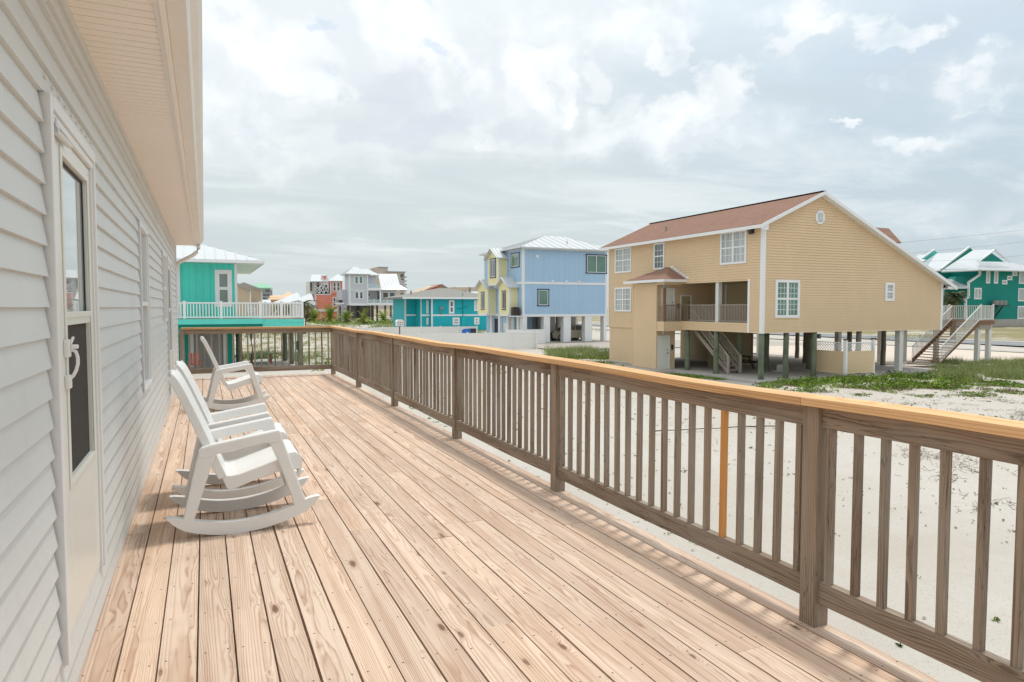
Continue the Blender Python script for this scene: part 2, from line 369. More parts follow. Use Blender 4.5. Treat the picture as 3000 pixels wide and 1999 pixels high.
# lapped courses on a wall: axis 0 = wall plane X=pl (runs along Y), axis 1 = plane Y=pl; sg = outward direction
def siding(mb, axis, pl, sg, lo, hi, z0, z1, h, t, holes=(), zstart=None):
    flo = lo if callable(lo) else (lambda z: lo); fhi = hi if callable(hi) else (lambda z: hi)
    zs = {round(z0, 4), round(z1, 4)}; zz = z0 if zstart is None else zstart; k = 0
    base = zz
    while zz < z1: zs.add(round(zz, 4)) if zz > z0 else None; zz += h
    for a, b, c, d in holes:
        for q in (c, d):
            if z0 < q < z1: zs.add(round(q, 4))
    zs = sorted(zs)
    for a, b in zip(zs[:-1], zs[1:]):
        if b-a < 1e-3: continue
        m = (a+b)/2; cb = base+math.floor((m-base)/h)*h
        oa = t*(1-(a-cb)/h); ob = t*(1-(b-cb)/h)
        iv = [(None, None)]; cuts = sorted([(p, q) for p, q, r, s_ in holes if r < m < s_])
        segs = []; cur = None
        for p, q in cuts: segs.append((cur, p)); cur = q
        segs.append((cur, None))
        for p, q in segs:
            pa = flo(a) if p is None else p; pb = flo(b) if p is None else p
            qa = fhi(a) if q is None else q; qb = fhi(b) if q is None else q
            if qa-pa < .005: continue
            if qb < pb: qb = pb = (qb+pb)/2
            def P(u, z, o): return (pl+sg*o, u, z) if axis == 0 else (u, pl+sg*o, z)
            mb.face([P(pa, a, oa), P(qa, a, oa), P(qb, b, ob), P(pb, b, ob)])
            if abs(a-cb) < 1e-3: mb.face([P(pa, a, oa), P(qa, a, oa), P(qa, a, 0), P(pa, a, 0)])
def wallboxes(mb, axis, p0, p1, lo, hi, z0, z1, holes=()):      # flat wall with rectangular holes
    zs = sorted({z0, z1}|{q for h in holes for q in h[2:4] if z0 < q < z1})
    for a, b in zip(zs[:-1], zs[1:]):
        m = (a+b)/2; cur = lo
        for p, q, r, s_ in sorted(h for h in holes if h[2] < m < h[3])+[(hi, hi, 0, 0)]:
            if p-cur > .005:
                if axis == 0: mb.box(p0, p1, cur, p, a, b)
                else: mb.box(cur, p, p0, p1, a, b)
            cur = q
def window(parent, axis, pl, sg, rect, frame='white', pane='glass', fw=.09, cols=1, rows=1, grid=None, depth=.05, name='window', sash=True, gmat=None, ident=None):
    """rect = (a0,a1,z0,z1) outer frame; cols side-by-side units, rows sashes, grid=(nx,nz) muntins per sash."""
    a0, a1, z0, z1 = rect; mb = MB(); d0, d1 = -.03, depth
    def B(u0, u1, w0, w1, o0, o1):
        x, y = sorted((pl+sg*o0, pl+sg*o1))
        if axis == 0: mb.box(x, y, u0, u1, w0, w1)
        else: mb.box(u0, u1, x, y, w0, w1)
    B(a0, a0+fw, z0, z1, d0, d1); B(a1-fw, a1, z0, z1, d0, d1)
    B(a0+fw, a1-fw, z1-fw, z1, d0, d1-.002); B(a0+fw, a1-fw, z0, z0+fw, d0, d1-.002)
    iw = (a1-a0-2*fw); ih = z1-z0-2*fw; mw = fw*.5; cw = iw/cols; rh = ih/rows
    for k in range(1, cols): u = a0+fw+k*cw; B(u-mw, u+mw, z0+fw, z1-fw, d0, d1-.012)
    for k in range(1, rows):
        w = z0+fw+k*rh
        for q in range(cols): B(a0+fw+q*cw+(mw if q else 0), a0+fw+(q+1)*cw-(mw if q < cols-1 else 0), w-mw*.7, w+mw*.7, d0, d1-.018)
    if grid:
        for q in range(cols):
            for r in range(rows):
                for k in range(1, grid[0]):
                    u = a0+fw+q*cw+cw*k/grid[0]; B(u-.011, u+.011, z0+fw+r*rh+mw*.7, z0+fw+(r+1)*rh-mw*.7, -.02, .016)
                for k in range(1, grid[1]):
                    w = z0+fw+r*rh+rh*k/grid[1]; B(a0+fw+q*cw, a0+fw+(q+1)*cw, w-.011, w+.011, -.02, .013)
    o = mb.build(name, frame, parent)
    g = MB(); x, y = sorted((pl-sg*.02, pl+sg*.006))
    if axis == 0: g.box(x, y, a0+fw*.5, a1-fw*.5, z0+fw*.5, z1-fw*.5)
    else: g.box(a0+fw*.5, a1-fw*.5, x, y, z0+fw*.5, z1-fw*.5)
    go = g.build('pane', pane, o); go.parent = o; go.matrix_parent_inverse = Matrix()
    return o
def sub(mb, name, mat, parent_mesh, **kw):   # a sub-part under a part (parts carry world-space meshes under an unmoved chain)
    o = mb.build(name, mat, None, **kw); o.parent = parent_mesh; return o
# ================================================================== our own house wall, left
XW = -.478
house = thing('beach_house', 'white vinyl-sided beach house wall with soffit and gutter running along the left of the deck', 'house', (-.5, 6, 0))
def Yx(u, v, X=-.45): return on(0, X, u, v).y
D1 = (2.69, 3.72, .21, 2.135)
W1 = (6.24, 7.11, .736, 2.12)
W2 = (9.62, 10.40, 1.25, 2.13)
D2 = (10.62, 11.80, .21, 2.14)
holes = [(q[0]-.016, *q[1:]) for q in (D1, W1, W2, D2)]
mb = MB(); siding(mb, 0, XW, 1, -4.0, 14.14, .03, 2.47, .1, .016, holes, zstart=.03)
mb.build('wall', 'vinyl', house)
mb = MB(); mb.box(-.62, XW-.022, -4, 14.135, -.3, 2.6); mb.box(-3.5, -.62, 14.0, 14.135, -2.5, 2.6); mb.build('wall_sheathing', 'vinyl', house)
mb = MB(); mb.box(XW-.02, XW+.024, -4, 14.15, 2.47, 2.50); mb.box(XW-.02, XW+.018, -4, 14.15, 2.50, 2.535); mb.box(XW-.02, XW+.030, -4, 14.15, 2.535, 2.578)
mb.build('frieze_trim', 'vinyl', house)
mb = MB(); mb.box(XW-.02, XW+.012, -4, 14.14, .012, .03); mb.box(XW-.02, XW-.004, -4, 14.14, -.02, .012); mb.build('base_flashing', 'gutter', house)
mb = MB(); mb.box(XW-.02, XW+.028, 14.10, 14.165, .0, 2.56); mb.build('corner_trim', 'trim', house)
# soffit, grooved across
mb = MB(); y = -4.0
while y < 14.14:
    e = min(y+.072, 14.14); mb.box(-.5, -.138, y, e-.006, 2.578, 2.60); mb.box(-.5, -.138, e-.006, e, 2.583, 2.60); y += .072
mb.build('soffit', 'soffit', house)
mb = MB(); mb.box(-.152, -.132, -4, 14.14, 2.572, 2.5775); 
mb.build('soffit_channel', 'gutter', house)
mb = MB(); mb.box(-.132, -.112, -4, 14.18, 2.566, 2.74); mb.build('fascia', 'soffit', house)
mb = MB(); gp = [(-.111, 2.60), (-.04, 2.60), (-.028, 2.625), (-.028, 2.65), (.0, 2.675), (.018, 2.70), (.018, 2.725), (.010, 2.725), (.010, 2.703), (-.008, 2.683), (-.036, 2.656), (-.036, 2.628), (-.045, 2.608), (-.105, 2.608), (-.105, 2.72), (-.111, 2.72)]
mb.prism(gp, 1, -4, 14.2); mb.prism([(-.111, 2.60), (-.04, 2.60), (.018, 2.70), (.018, 2.725), (-.111, 2.725)], 1, 14.2, 14.204)
mb.build('gutter', 'gutter', house)
mb = MB()
mb.tube([(-.072, 14.10, 2.60), (-.075, 14.10, 2.53), (-.105, 14.105, 2.46), (-.17, 14.11, 2.40), (-.40, 14.14, 2.27), (-.47, 14.165, 2.20), (-.51, 14.20, 2.10), (-.515, 14.21, 1.9), (-.515, 14.21, -.4)], .036, 10)
mb.build('downspout', 'gutter', house, smoothed=True)
mb = MB(); mb.face([(-.145, -4, 2.745), (-.145, 14.3, 2.745), (-3.5, 14.3, 3.6), (-3.5, -4, 3.6)]); mb.face([(-.145, -4, 2.75), (-.145, 14.3, 2.75), (-3.5, 14.3, 3.62), (-3.5, -4, 3.62)]); mb.build('roof', 'grey_roof', house)
# weep tabs above door and windows (cut siding slots)
for a, b, z, n in ((2.74, 3.75, 2.195, 9), (W1[0]+.05, W1[1]+.3, 2.185, 7), (W1[0]+.05, W1[1]+.3, .64, 7)):
    for k in range(n):
        y = a+(b-a)*k/(n-1); mb = MB(); mb.box(XW+.008, XW+.0135, y, y+.035, z, z+.006); mb.build('weep_slot', 'gutter', house)

def storm_door(rect, name, detailed=True):
    a0, a1, z0, z1 = rect; X = XW
    mb = MB()
    for p, q, r, s, o in ((a0, a0+.045, z0, z1, .034), (a1-.035, a1, z0, z1, .03), (a0+.045, a1-.035, z1-.045, z1, .036), (a0+.047, a0+.12, z0+.01, z1-.047, .022), (a1-.06, a1-.037, z0+.01, z1-.047, .02), (a0+.087, a1-.062, z1-.075, z1-.047, .028), (a0+.045, a1-.035, z0, z0+.02, .008)):
        mb.box(X-.03, X+o, p, q, r, s)
    fr = mb.build('door_frame', 'trim', house, bev=.003)
    g = MB(); g.box(X-.02, X-.014, a0-.016, a0, z0, z1+.02); sub(g, 'gap_shade_strip', 'darkmetal', fr)  # dark strip standing in for the shade in the gap beside the trim
    y0, y1, b, t = a0+.125, a1-.065, z0+.03, z1-.08
    gy0, gy1 = y0+.155, y1-.10
    zt, zm0, zm1, zb = t-.19, b+1.04-.0, b+1.10-.0, b+.52
    zt = 1.985; zm0, zm1, zb = 1.362, 1.402, .785
    mb = MB()
    for p, q, r, s in ((y0, gy0, b, t), (gy1, y1, b, t), (gy0, gy1, zt, t), (gy0, gy1, zm0, zm1), (gy0, gy1, b, zb)): mb.box(X-.025, X+.012, p, q, r, s)
    for p, q, r, s in ((gy0-.028, gy0, zb-.03, zt+.03), (gy1, gy1+.022, zb-.03, zt+.03), (gy0, gy1, zt, zt+.024), (gy0, gy1, zb-.024, zb), (gy0, gy1, zm1-.012, zm1+.012)): mb.box(X+.012, X+.018, p, q, r, s)
    d = mb.build('door', 'doorwhite', house, bev=.003)
    g = MB(); g.box(X-.012, X-.006, gy0, gy1, zm1, zt); sub(g, 'window_pane', 'glass_sky', d)
    g = MB(); g.box(X-.012, X-.004, gy0, gy1, zb, zm0); sub(g, 'insect_screen', 'screen', d)
    g = MB(); g.box(X-.006, X-.001, gy0, gy1, zt-.012, zt-.002); g.box(X-.006, X-.001, gy1-.012, gy1-.002, zm1, zt-.012); sub(g, 'gasket', 'black', d)
    if detailed:
        h = MB(); yc = y0+.115
        h.box(X+.012, X+.030, yc-.022, yc+.022, 1.248, 1.313); h.box(X+.012, X+.030, yc-.02, yc+.02, 1.133, 1.183)
        h.path([(X+.028, yc+.01, 1.276), (X+.045, yc+.012, 1.268), (X+.050, yc+.013, 1.246), (X+.050, yc+.013, 1.223), (X+.044, yc+.012, 1.198), (X+.036, yc+.01, 1.181), (X+.028, yc+.008, 1.170)], .012, .008, up=(0, 1, 0))
        h.box(X+.03, X+.055, yc-.004, yc+.012, 1.278, 1.294); h.bar((X+.03, yc, 1.294), (X+.040, yc+.004, 1.323), .012, .009)
        sub(h, 'handle', 'resin', d, bev=.004)
        h = MB(); h.tube([(X+.024, a0+.10, z1-.10), (X+.03, a0+.35, z1-.10)], .012, 10); h.box(X+.012, X+.04, a0+.08, a0+.10, z1-.115, z1-.085); h.box(X+.036, X+.040, a0+.05, a0+.075, z1-.10, z1-.07)
        sub(h, 'door_closer', 'chrome', d)
storm_door(D1, 'near'); storm_door(D2, 'far', False)
def own_window(r, split):
    a0, a1, z0, z1 = r; X = XW; mb = MB(); f = .035
    for p, q, s, t, o in ((a0, a0+f, z0, z1, .026), (a1-f, a1, z0, z1, .026), (a0+f, a1-f, z1-f, z1, .024), (a0+f, a1-f, z0, z0+f, .03),
                          (a0+f, a0+f+.03, z0+f, z1-f, .012), (a1-f-.03, a1-f, z0+f, z1-f, .012), (a0+f, a1-f, split-.02, split+.02, .014)): mb.box(X-.03, X+o, p, q, s, t)
    w = mb.build('window', 'trim', house, bev=.002)
    g = MB(); g.box(X-.02, X-.012, a0+f, a1-f, split, z1-f); sub(g, 'pane', 'glass_sky', w)
    g = MB(); g.box(X-.024, X-.018, a0+f, a1-f, z0+f, split); sub(g, 'pane', 'glass_cur', w)
own_window(W1, 1.46); own_window(W2, 1.68)

# ================================================================== deck
deck = thing('wooden_deck', 'long sunlit deck of new pale pine boards between the white house and the railing', 'deck', (1, 7, -.2))
mb = MB(); k = -2
xs = -.199-2*.1453
sx = xs
while sx < 2.53:
    x0 = max(sx, -.497); x1 = min(sx+.1453, 2.545); gap = R.choice((.006, .0075, .009, .0095)); 
    if k == 4: gap = .013
    y = -1.6+R.uniform(-2, 0)
    while y < 15.10:
        e = y+R.choice((3.66, 4.27, 4.88, 2.44, 3.05)); e = min(e, 15.10)
        if e > -1.6 and x1-gap > x0+.01:
            mb.board(x0+gap*.5, x1-gap*.5, max(y, -1.6)+.0012, e-.0012, -.036, R.uniform(-.0012, .0012), 1)
        y = e
        if y > 15.09: break
    sx += .1453; k += 1
mb.board(-.50, 2.545, 15.102, 15.14, -.04, .001, 0)
mb.build('deck_boards', 'deck', deck)
mb = MB(); y = -1.6
while y < 15.1: mb.board(-.5, 2.50, y-.019, y+.019, -.23, -.037, 0); y += .406
mb.board(2.501, 2.54, -1.6, 15.1, -.24, -.037, 1); mb.board(-.5, 2.54, 15.101, 15.139, -.24, -.041, 0)
mb.build('joists', 'grey_wood', deck)
for px_ in (0.0, 2.45):
    for py_ in (-1.2, 2.2, 5.6, 9.0, 12.4, 15.0):
        mb = MB(); mb.board(px_-.07, px_+.07, py_-.07-.02, py_+.05, G-.2, -.24, 2); mb.build('support_post', 'grey_wood', deck)

def sag(y): return .006*math.sin(y*1.31+.6)-.004*math.sin(y*2.7)
posts_y = [-.30, 2.162, 4.622, 6.955, 9.631, 12.17, 14.80]
rail = thing('deck_railing', 'long weathered grey railing with fresh orange cap along the right edge of the deck', 'railing', (2.5, 7, 0))
for y in posts_y:
    mb = MB(); mb.board(2.45, 2.536, y, y+.085, -.22, .99+sag(y), 2, tint=.75); mb.build('post', 'grey_wood', rail, bev=.003)
ends = list(zip(posts_y[:-1], posts_y[1:]))
ends = [(a+.085, b) for a, b in ends]
mbt = MB(); mbb = MB(); nb = 0
for bi, (a, b) in enumerate(ends):
    for w, z0, hh, mbx, mx in (('t', .945, .094, mbt, .0), ('b', .161, .10, mbb, 0)):
        n = 9; pts = [(2.489+.003*math.sin(k+bi), a+(b-a)*k/(n-1), z0+(sag(a+(b-a)*k/(n-1)) if w == 't' else .5*sag(bi+k*.3))) for k in range(n)]
        i0 = len(mbx.v); mbx.path(pts, .04, hh); mbx.grain(i0, len(mbx.v), 1)
for m_, nm in ((mbt, 'top_rail'), (mbb, 'bottom_rail')): m_.build(nm, 'grey_wood', rail)
far_b = MB()
for bi, (a, b) in enumerate(ends):
    n = 19; st = (b-a)/(n-.3)
    for k in range(n):
        y = a+st*(k+.36)+R.uniform(-.005, .005)
        if y < .62: continue
        if y > 14.6: continue
        new = (bi == 1 and k == 4)
        lean = R.uniform(-.006, .006); xo = R.uniform(-.003, .003)
        mb = MB(); x0, x1 = 2.474+xo, 2.502+xo
        A = [(x0, y-.014, .205), (x1, y-.014, .205), (x1, y+.014, .205), (x0, y+.014, .205)]
        B = [(p[0], p[1]+lean, .905) for p in A]
        i0 = mb.hexa(A, B); mb.grain(i0, i0+8, 2)
        if nb < 100: mb.build('baluster', 'orange_wood' if new else 'grey_wood', rail)
        else:
            i1 = len(far_b.v); far_b.v += mb.v; far_b.f += [tuple(q+i1 for q in f) for f in mb.f]
            for q in range(8): far_b.g[i1+q] = mb.g[q]; far_b.t[i1+q] = mb.t[q]; far_b.w[i1+q] = mb.w[q]
        nb += 1
o = far_b.build('baluster_row', 'grey_wood', rail); o['kind'] = 'stuff'
mbc = MB(); cuts = [-1.2, 2.20, 4.90, 8.2, 12.2, 14.93]
cuts = [-1.2, 2.235, 4.66, 9.67, 12.21, 14.925]
for a, b in zip(cuts[:-1], cuts[1:]):
    n = max(4, int((b-a)/.3)); pts = [(2.49, a+.001+(b-a-.002)*k/n, 1.0135+sag(a+(b-a)*k/n)) for k in range(n+1)]
    i0 = len(mbc.v); mbc.path(pts, .142, .038); mbc.grain(i0, len(mbc.v), 1)
mbc.build('rail_cap', 'cap', rail, bev=.003)

frail = thing('deck_railing', 'short weathered railing with orange cap closing the far end of the deck beyond the chairs', 'railing', (1, 14.84, 0))
mb = MB(); mb.board(-.45, -.365, 14.80, 14.885, -.22, .99, 2, tint=.7); mb.build('post', 'grey_wood', frail, bev=.003)
mb = MB(); mb.board(-.364, 2.449, 14.82, 14.86, .90, .992, 0); mb.build('top_rail', 'grey_wood', frail)
mb = MB(); mb.board(-.364, 2.449, 14.82, 14.86, .115, .215, 0); mb.build('bottom_rail', 'grey_wood', frail)
for k, xx in enumerate([270, 380, 490, 592, 703, 805, 900, 1008, 1108, 1208, 1305, 1405, 1500, 1600, 1700, 1797, 1890, 1988, 2082, 2172, 2265]):
    x = on(1, 14.84, 500+.204*xx, 1035).x
    if x > 2.44: continue
    mb = MB(); mb.board(x-.015, x+.015, 14.825, 14.855, .215, .90, 2); mb.build('baluster', 'grey_wood', frail)
mb = MB()
i0 = len(mb.v); mb.path([(-.42, 14.84, 1.013), (.6, 14.84, 1.009), (1.4, 14.84, 1.014), (2.417, 14.84, 1.0135)], .142, .038); mb.grain(i0, len(mb.v), 0)
mb.build('rail_cap', 'cap', frail, bev=.003)
mb = MB(); mb.board(-.53, -.49, 14.4, 14.44, .78, .97, 2); tag(mb.build('wood_block', 'cap'), 'small orange wood block fixed beside the house corner under the far rail end', 'wood block')

# ================================================================== rocking chairs
def arcpts(x0, x1, f, n): return [(x0+(x1-x0)*k/n, f(x0+(x1-x0)*k/n)) for k in range(n+1)]
def make_chair(loc, label):
    t = thing('rocking_chair', label, 'rocking chair', loc, 'white rocking chairs on the deck')
    ox, oy = loc[0], loc[1]
    def fb(x): return (x*x)*(.50 if x > 0 else .62)
    for q, yc in enumerate((.028, .552)):
        n = 26; low = []; top = []
        for k in range(n+1):
            x = -.395+(.50+.395+.02)*k/n
            e = min((x+.395)/.13, (.52-x)/.11, 1); e = max(0, e)
            th = .078*math.sin(e*PI/2)**.8
            zb = fb(x); low.append((ox+x, zb+(.078-th)*.62)); top.append((ox+x, zb+(.078-th)*.62+th+.0005))
        poly = low+top[::-1]
        mb = MB(); mb.prism(poly, 1, oy+yc-.026, oy+yc+.026); mb.build('rocker', 'resin', t, bev=.006)
        s = -1 if q == 0 else 1
        ya, yb = oy+yc-.024, oy+yc+.024
        A = lambda pts: [(ox+a, b) for a, b in pts]
        mb = MB(); mb.prism(A([(-.305, .105), (-.245, .095), (-.225, .15), (-.17, .33), (-.112, .50), (-.09, .53), (-.20, .545), (-.222, .47)]), 1, ya, yb); mb.build('leg', 'resin', t, bev=.010)
        mb = MB(); mb.prism(A([(.355, .125), (.430, .165), (.405, .24), (.335, .45), (.283, .60), (.20, .575), (.222, .53), (.26, .44), (.33, .23)]), 1, ya-.001, yb+.001); mb.build('leg', 'resin', t, bev=.010)
        mb = MB(); mb.prism(A([(-.21, .50), (-.17, .50), (-.14, .50), (-.09, .517), (.17, .563), (.215, .56), (.28, .56), (.287, .60), (.275, .639), (.26, .642), (-.14, .578), (-.185, .565), (-.203, .545)]), 1, oy+yc-.031, oy+yc+.031); mb.build('armrest', 'resin', t, bev=.009)
    # backrest
    cv = [(-.055, .355), (-.085, .42), (-.13, .54), (-.172, .64), (-.212, .74), (-.250, .83), (-.285, .91), (-.312, .965), (-.337, 1.0), (-.365, 1.02)]
    def crv(tt):
        tt = max(0, min(1, tt))*(len(cv)-1); k = min(int(tt), len(cv)-2); f = tt-k
        return (cv[k][0]*(1-f)+cv[k+1][0]*f, cv[k][1]*(1-f)+cv[k+1][1]*f)
    mb = MB(); ws = 5; W = .455; sw = (W-4*.014)/5
    for k in range(ws):
        yc = .29-W/2+sw/2+k*(sw+.014); tmax = 1.0-.035*abs(k-2)**1.3
        pts = [(ox+crv(tmax*j/16)[0], oy+yc, crv(tmax*j/16)[1]) for j in range(17)]
        mb.path(pts, sw, .020, up=(1, 0, .3))
        if k < 4:
            yg = yc+sw/2+.007; segs = [(0, .09), (.17, .25), (.33, .41), (.49, .57), (.65, .73), (.81, .95)]
            for a, b in segs:
                pts = [(ox+crv(a+(b-a)*j/3)[0]-.002, oy+yg, crv(a+(b-a)*j/3)[1]) for j in range(4)]
                mb.path(pts, .0135, .014, up=(1, 0, .3))
    bk = mb.build('backrest', 'resin', t, bev=.003, seg=1)
    for yc in (.29-W/2-.011, .29+W/2+.011):
        mb = MB(); pts = [(ox+crv(.90*j/16)[0]-.014, oy+yc, crv(.90*j/16)[1]) for j in range(17)]
        mb.path(pts, .022, .052, up=(1, 0, .3)); sub(mb, 'back_rim', 'resin', bk, bev=.006)
    # seat
    sc = [(-.075, .39), (-.055, .355), (-.025, .345), (.02, .352), (.14, .39), (.25, .428), (.315, .458), (.355, .470), (.385, .462), (.402, .435), (.405, .38), (.40, .33)]
    mb = MB(); mb.path([(ox+a, oy+.29, b) for a, b in sc], .44, .02, up=(0, 0, 1) if False else (-.3, 0, 1)); 
    st = mb.build('seat', 'resin', t, bev=.005)
    for ya in (.29-.238, .29+.219): mb = MB(); mb.prism([(ox+a, b) for a, b in ((-.085, .42), (-.055, .365), (-.02, .362), (.03, .368), (.15, .405), (.26, .44), (.33, .478), (.37, .482), (.405, .46), (.418, .42), (.41, .36), (.385, .365), (.25, .355), (.10, .31), (-.02, .268), (-.045, .28), (-.115, .45))], 1, oy+ya, oy+ya+.019); sub(mb, 'seat_rim', 'resin', st, bev=.006)
    mb = MB(); mb.bar((ox+.36, oy+.05, .2), (ox+.36, oy+.53, .2), .02, .05); mb.bar((ox-.235, oy+.05, .2), (ox-.235, oy+.53, .2), .02, .05); mb.build('stretcher', 'resin', t, bev=.004)
    return t
ch = make_chair((.155, 4.59, 0), 'white resin rocking chair nearest the camera, whole side and rockers in view')
c2 = copy_thing(ch, (0.0, .80, 0), rot=math.radians(-1.2)); c2['label'] = 'white resin rocking chair standing tight behind the nearest one, mostly hidden by it'
c3 = copy_thing(ch, (.165, 5.60, 0), rot=math.radians(1.5)); c3['label'] = 'white resin rocking chair standing alone in front of the far railing'
# ================================================================== helpers for buildings
def roofface(mb, ms, poly, thick=.12, seam=0, sh=.04):
    """poly: a,b = eave edge, rest follows; ms receives standing seams"""
    P = [Vector(p) for p in poly]; n = (P[1]-P[0]).cross(P[-1]-P[0]).normalized()
    if n.z < 0: n = -n
    i = len(mb.v); k = len(P); mb.v += [tuple(p) for p in P]+[tuple(p-Vector((0, 0, thick))) for p in P]
    mb.f += [tuple(i+q for q in range(k)), tuple(i+k+q for q in reversed(range(k)))]
    mb.f += [(i+q, i+(q+1) % k, i+k+(q+1) % k, i+k+q) for q in range(k)]
    if seam and ms is not None:
        e = (P[1]-P[0]); Ln = e.length; e.normalize(); up = n.cross(e)
        if up.z < 0: up = -up
        pts = [((p-P[0]).dot(e), (p-P[0]).dot(up)) for p in P]; t = seam*.5
        while t < Ln:
            hs = []
            for q in range(k):
                a, b = pts[q], pts[(q+1) % k]
                if (a[0]-t)*(b[0]-t) < 0: f = (t-a[0])/(b[0]-a[0]); hs.append(a[1]+f*(b[1]-a[1]))
            if len(hs) >= 2 and max(hs)-min(hs) > .1:
                ms.bar(P[0]+e*t+up*min(hs)+n*.02, P[0]+e*t+up*max(hs)+n*.02, .035, sh, up=n)
            t += seam
def hip(mb, ms, x0, x1, y0, y1, ze, zr, rx0, rx1, ryy, seam=0, th=.12):
    a, b, c, d = (x0, y0, ze), (x1, y0, ze), (x1, y1, ze), (x0, y1, ze); p, q = (rx0, ryy, zr), (rx1, ryy, zr)
    roofface(mb, ms, [a, b, q, p] if rx1 > rx0+.01 else [a, b, p], th, seam); roofface(mb, ms, [b, c, q], th, seam)
    roofface(mb, ms, [c, d, p, q] if rx1 > rx0+.01 else [c, d, p], th, seam); roofface(mb, ms, [d, a, p], th, seam)
def railing(parent, pts, z0, h, mat='white', pw=.09, bw=.03, step=.13, name='railing', posts=True, rail=.05):
    """one railing part with rails and balusters; posts are parts of their own"""
    mb = MB()
    for a, b in zip(pts[:-1], pts[1:]):
        a = Vector(a); b = Vector(b); L_ = (b-a).length; d = (b-a)/L_
        mb.bar(a+Vector((0, 0, h)), b+Vector((0, 0, h)), rail*1.3, rail); mb.bar(a+Vector((0, 0, .09)), b+Vector((0, 0, .09)), rail, rail)
        n = int(L_/step)
        for k in range(1, n):
            p = a+(b-a)*k/n; mb.bar(p+Vector((0, 0, .09+rail/2)), p+Vector((0, 0, h-rail/2)), bw, bw)
    r = mb.build(name, mat, parent)
    if posts:
        for p in pts:
            m2 = MB(); m2.box(p[0]-pw/2, p[0]+pw/2, p[1]-pw/2, p[1]+pw/2, p[2], p[2]+h+.09); m2.box(p[0]-pw*.62, p[0]+pw*.62, p[1]-pw*.62, p[1]+pw*.62, p[2]+h+.09, p[2]+h+.12); m2.build('rail_post', mat, parent)
    return r
def part(name, mat, parent, *boxes, **kw):
    mb = MB()
    for b in boxes: mb.box(*b)
    return mb.build(name, mat, parent, **kw)
def pile(parent, x, y, z0, z1, r=.15, mat='green_post', name='pile'):
    mb = MB(); n = 6; mb.tube([(x+R.uniform(-.012, .012), y+R.uniform(-.012, .012), z0+(z1-z0)*k/n) for k in range(n+1)], [r*(1.06-.1*k/n+R.uniform(-.02, .02)) for k in range(n+1)], 12)
    return mb.build(name, mat, parent, smoothed=True)
def paneldoor(parent, axis, pl, sg, rect, mat='doorwhite', leaf=None, panels=True):
    a0, a1, z0, z1 = rect
    def B(mb, u0, u1, w0, w1, o0, o1):
        x, y = sorted((pl+sg*o0, pl+sg*o1))
        if axis == 0: mb.box(x, y, u0, u1, w0, w1)
        else: mb.box(u0, u1, x, y, w0, w1)
    f = .07; mb = MB(); B(mb, a0, a0+f, z0, z1, -.02, .05); B(mb, a1-f, a1, z0, z1, -.02, .05); B(mb, a0+f, a1-f, z1-f, z1, -.02, .048)
    fr = mb.build('door_frame', 'white', parent)
    mb = MB(); B(mb, a0+f, a1-f, z0, z1-f, -.02, .018)
    if panels:
        w = (a1-a0-2*f); hh = z1-f-z0
        for cx in (.28, .72):
            for c, s in ((.87, .07), (.62, .15), (.25, .17)):
                u = a0+f+w*cx; B(mb, u-w*.17, u+w*.17, z0+hh*(c-s), z0+hh*(c+s), .018, .026)
    d = mb.build('door', leaf or mat, parent)
    mb = MB(); B(mb, a1-f-.13, a1-f-.07, z0+.95, z0+1.01, .018, .09); B(mb, a1-f-.13, a1-f-.07, z0+1.15, z0+1.20, .018, .06); sub(mb, 'handle', 'darkmetal', d)
    return d

# ================================================================== tan house on piles
T = thing('stilt_house', 'big tan lap-sided house raised on round piles, with russet shingle roof and recessed porch', 'house', (34, 34, G))
X0, Y0, X1, YF = 26.73, 27.34, 41.15, 42.3
ZB = .06; ZL = 5.66; ZP = 7.55; XP = 30.65; pit = .43
def ztop(x): return 7.50-pit*abs(x-XP)
wins_l = [rx(X0, 1803.5, 727, 1851, 800), rx(X0, 1917.5, 712.5, 1948, 790.5), rx(X0, 2112.7, 677.5, 2188.5, 774.5), rx(X0, 1803, 843, 1850.5, 913.5)]
PR = (28.36, 33.53, .58, 2.86)
BAY = (33.95, 37.25)
mb = MB()
hl = [w for w in wins_l]+[PR]
siding(mb, 0, X0, -1, Y0, YF, ZB, ZL-.02, .145, .034, hl+[(33.53, 34.75, .58, 2.86)])
gw = [ry(Y0, 2269.5, 820.6, 2340.5, 932), ry(Y0, 2591.4, 829, 2617.8, 882.8)]
siding(mb, 1, Y0, -1, lambda z: max(X0, XP-(7.50-z)/pit) if z > ztop(X0) else X0, lambda z: min(X1, XP+(7.50-z)/pit), ZB, 7.48, .145, .034, gw)
siding(mb, 0, X1, 1, Y0, YF, ZB, ztop(X1), .145, .014)
siding(mb, 0, X0+.06, -1, 37.3, YF-.1, G-.05, ZB, .145, .034)
mb.box(X0+.03, X0+.05, 33.6, YF-.05, 2.95, ZL-.3); mb.build('wall', 'tan', T)
part('inner_wall', 'tan_shaded', T, (X0+.02, X1-.03, YF-.06, YF-.02, ZB, 3.1), (X0+.08, 31, YF-.2, YF-.12, G, ZB))
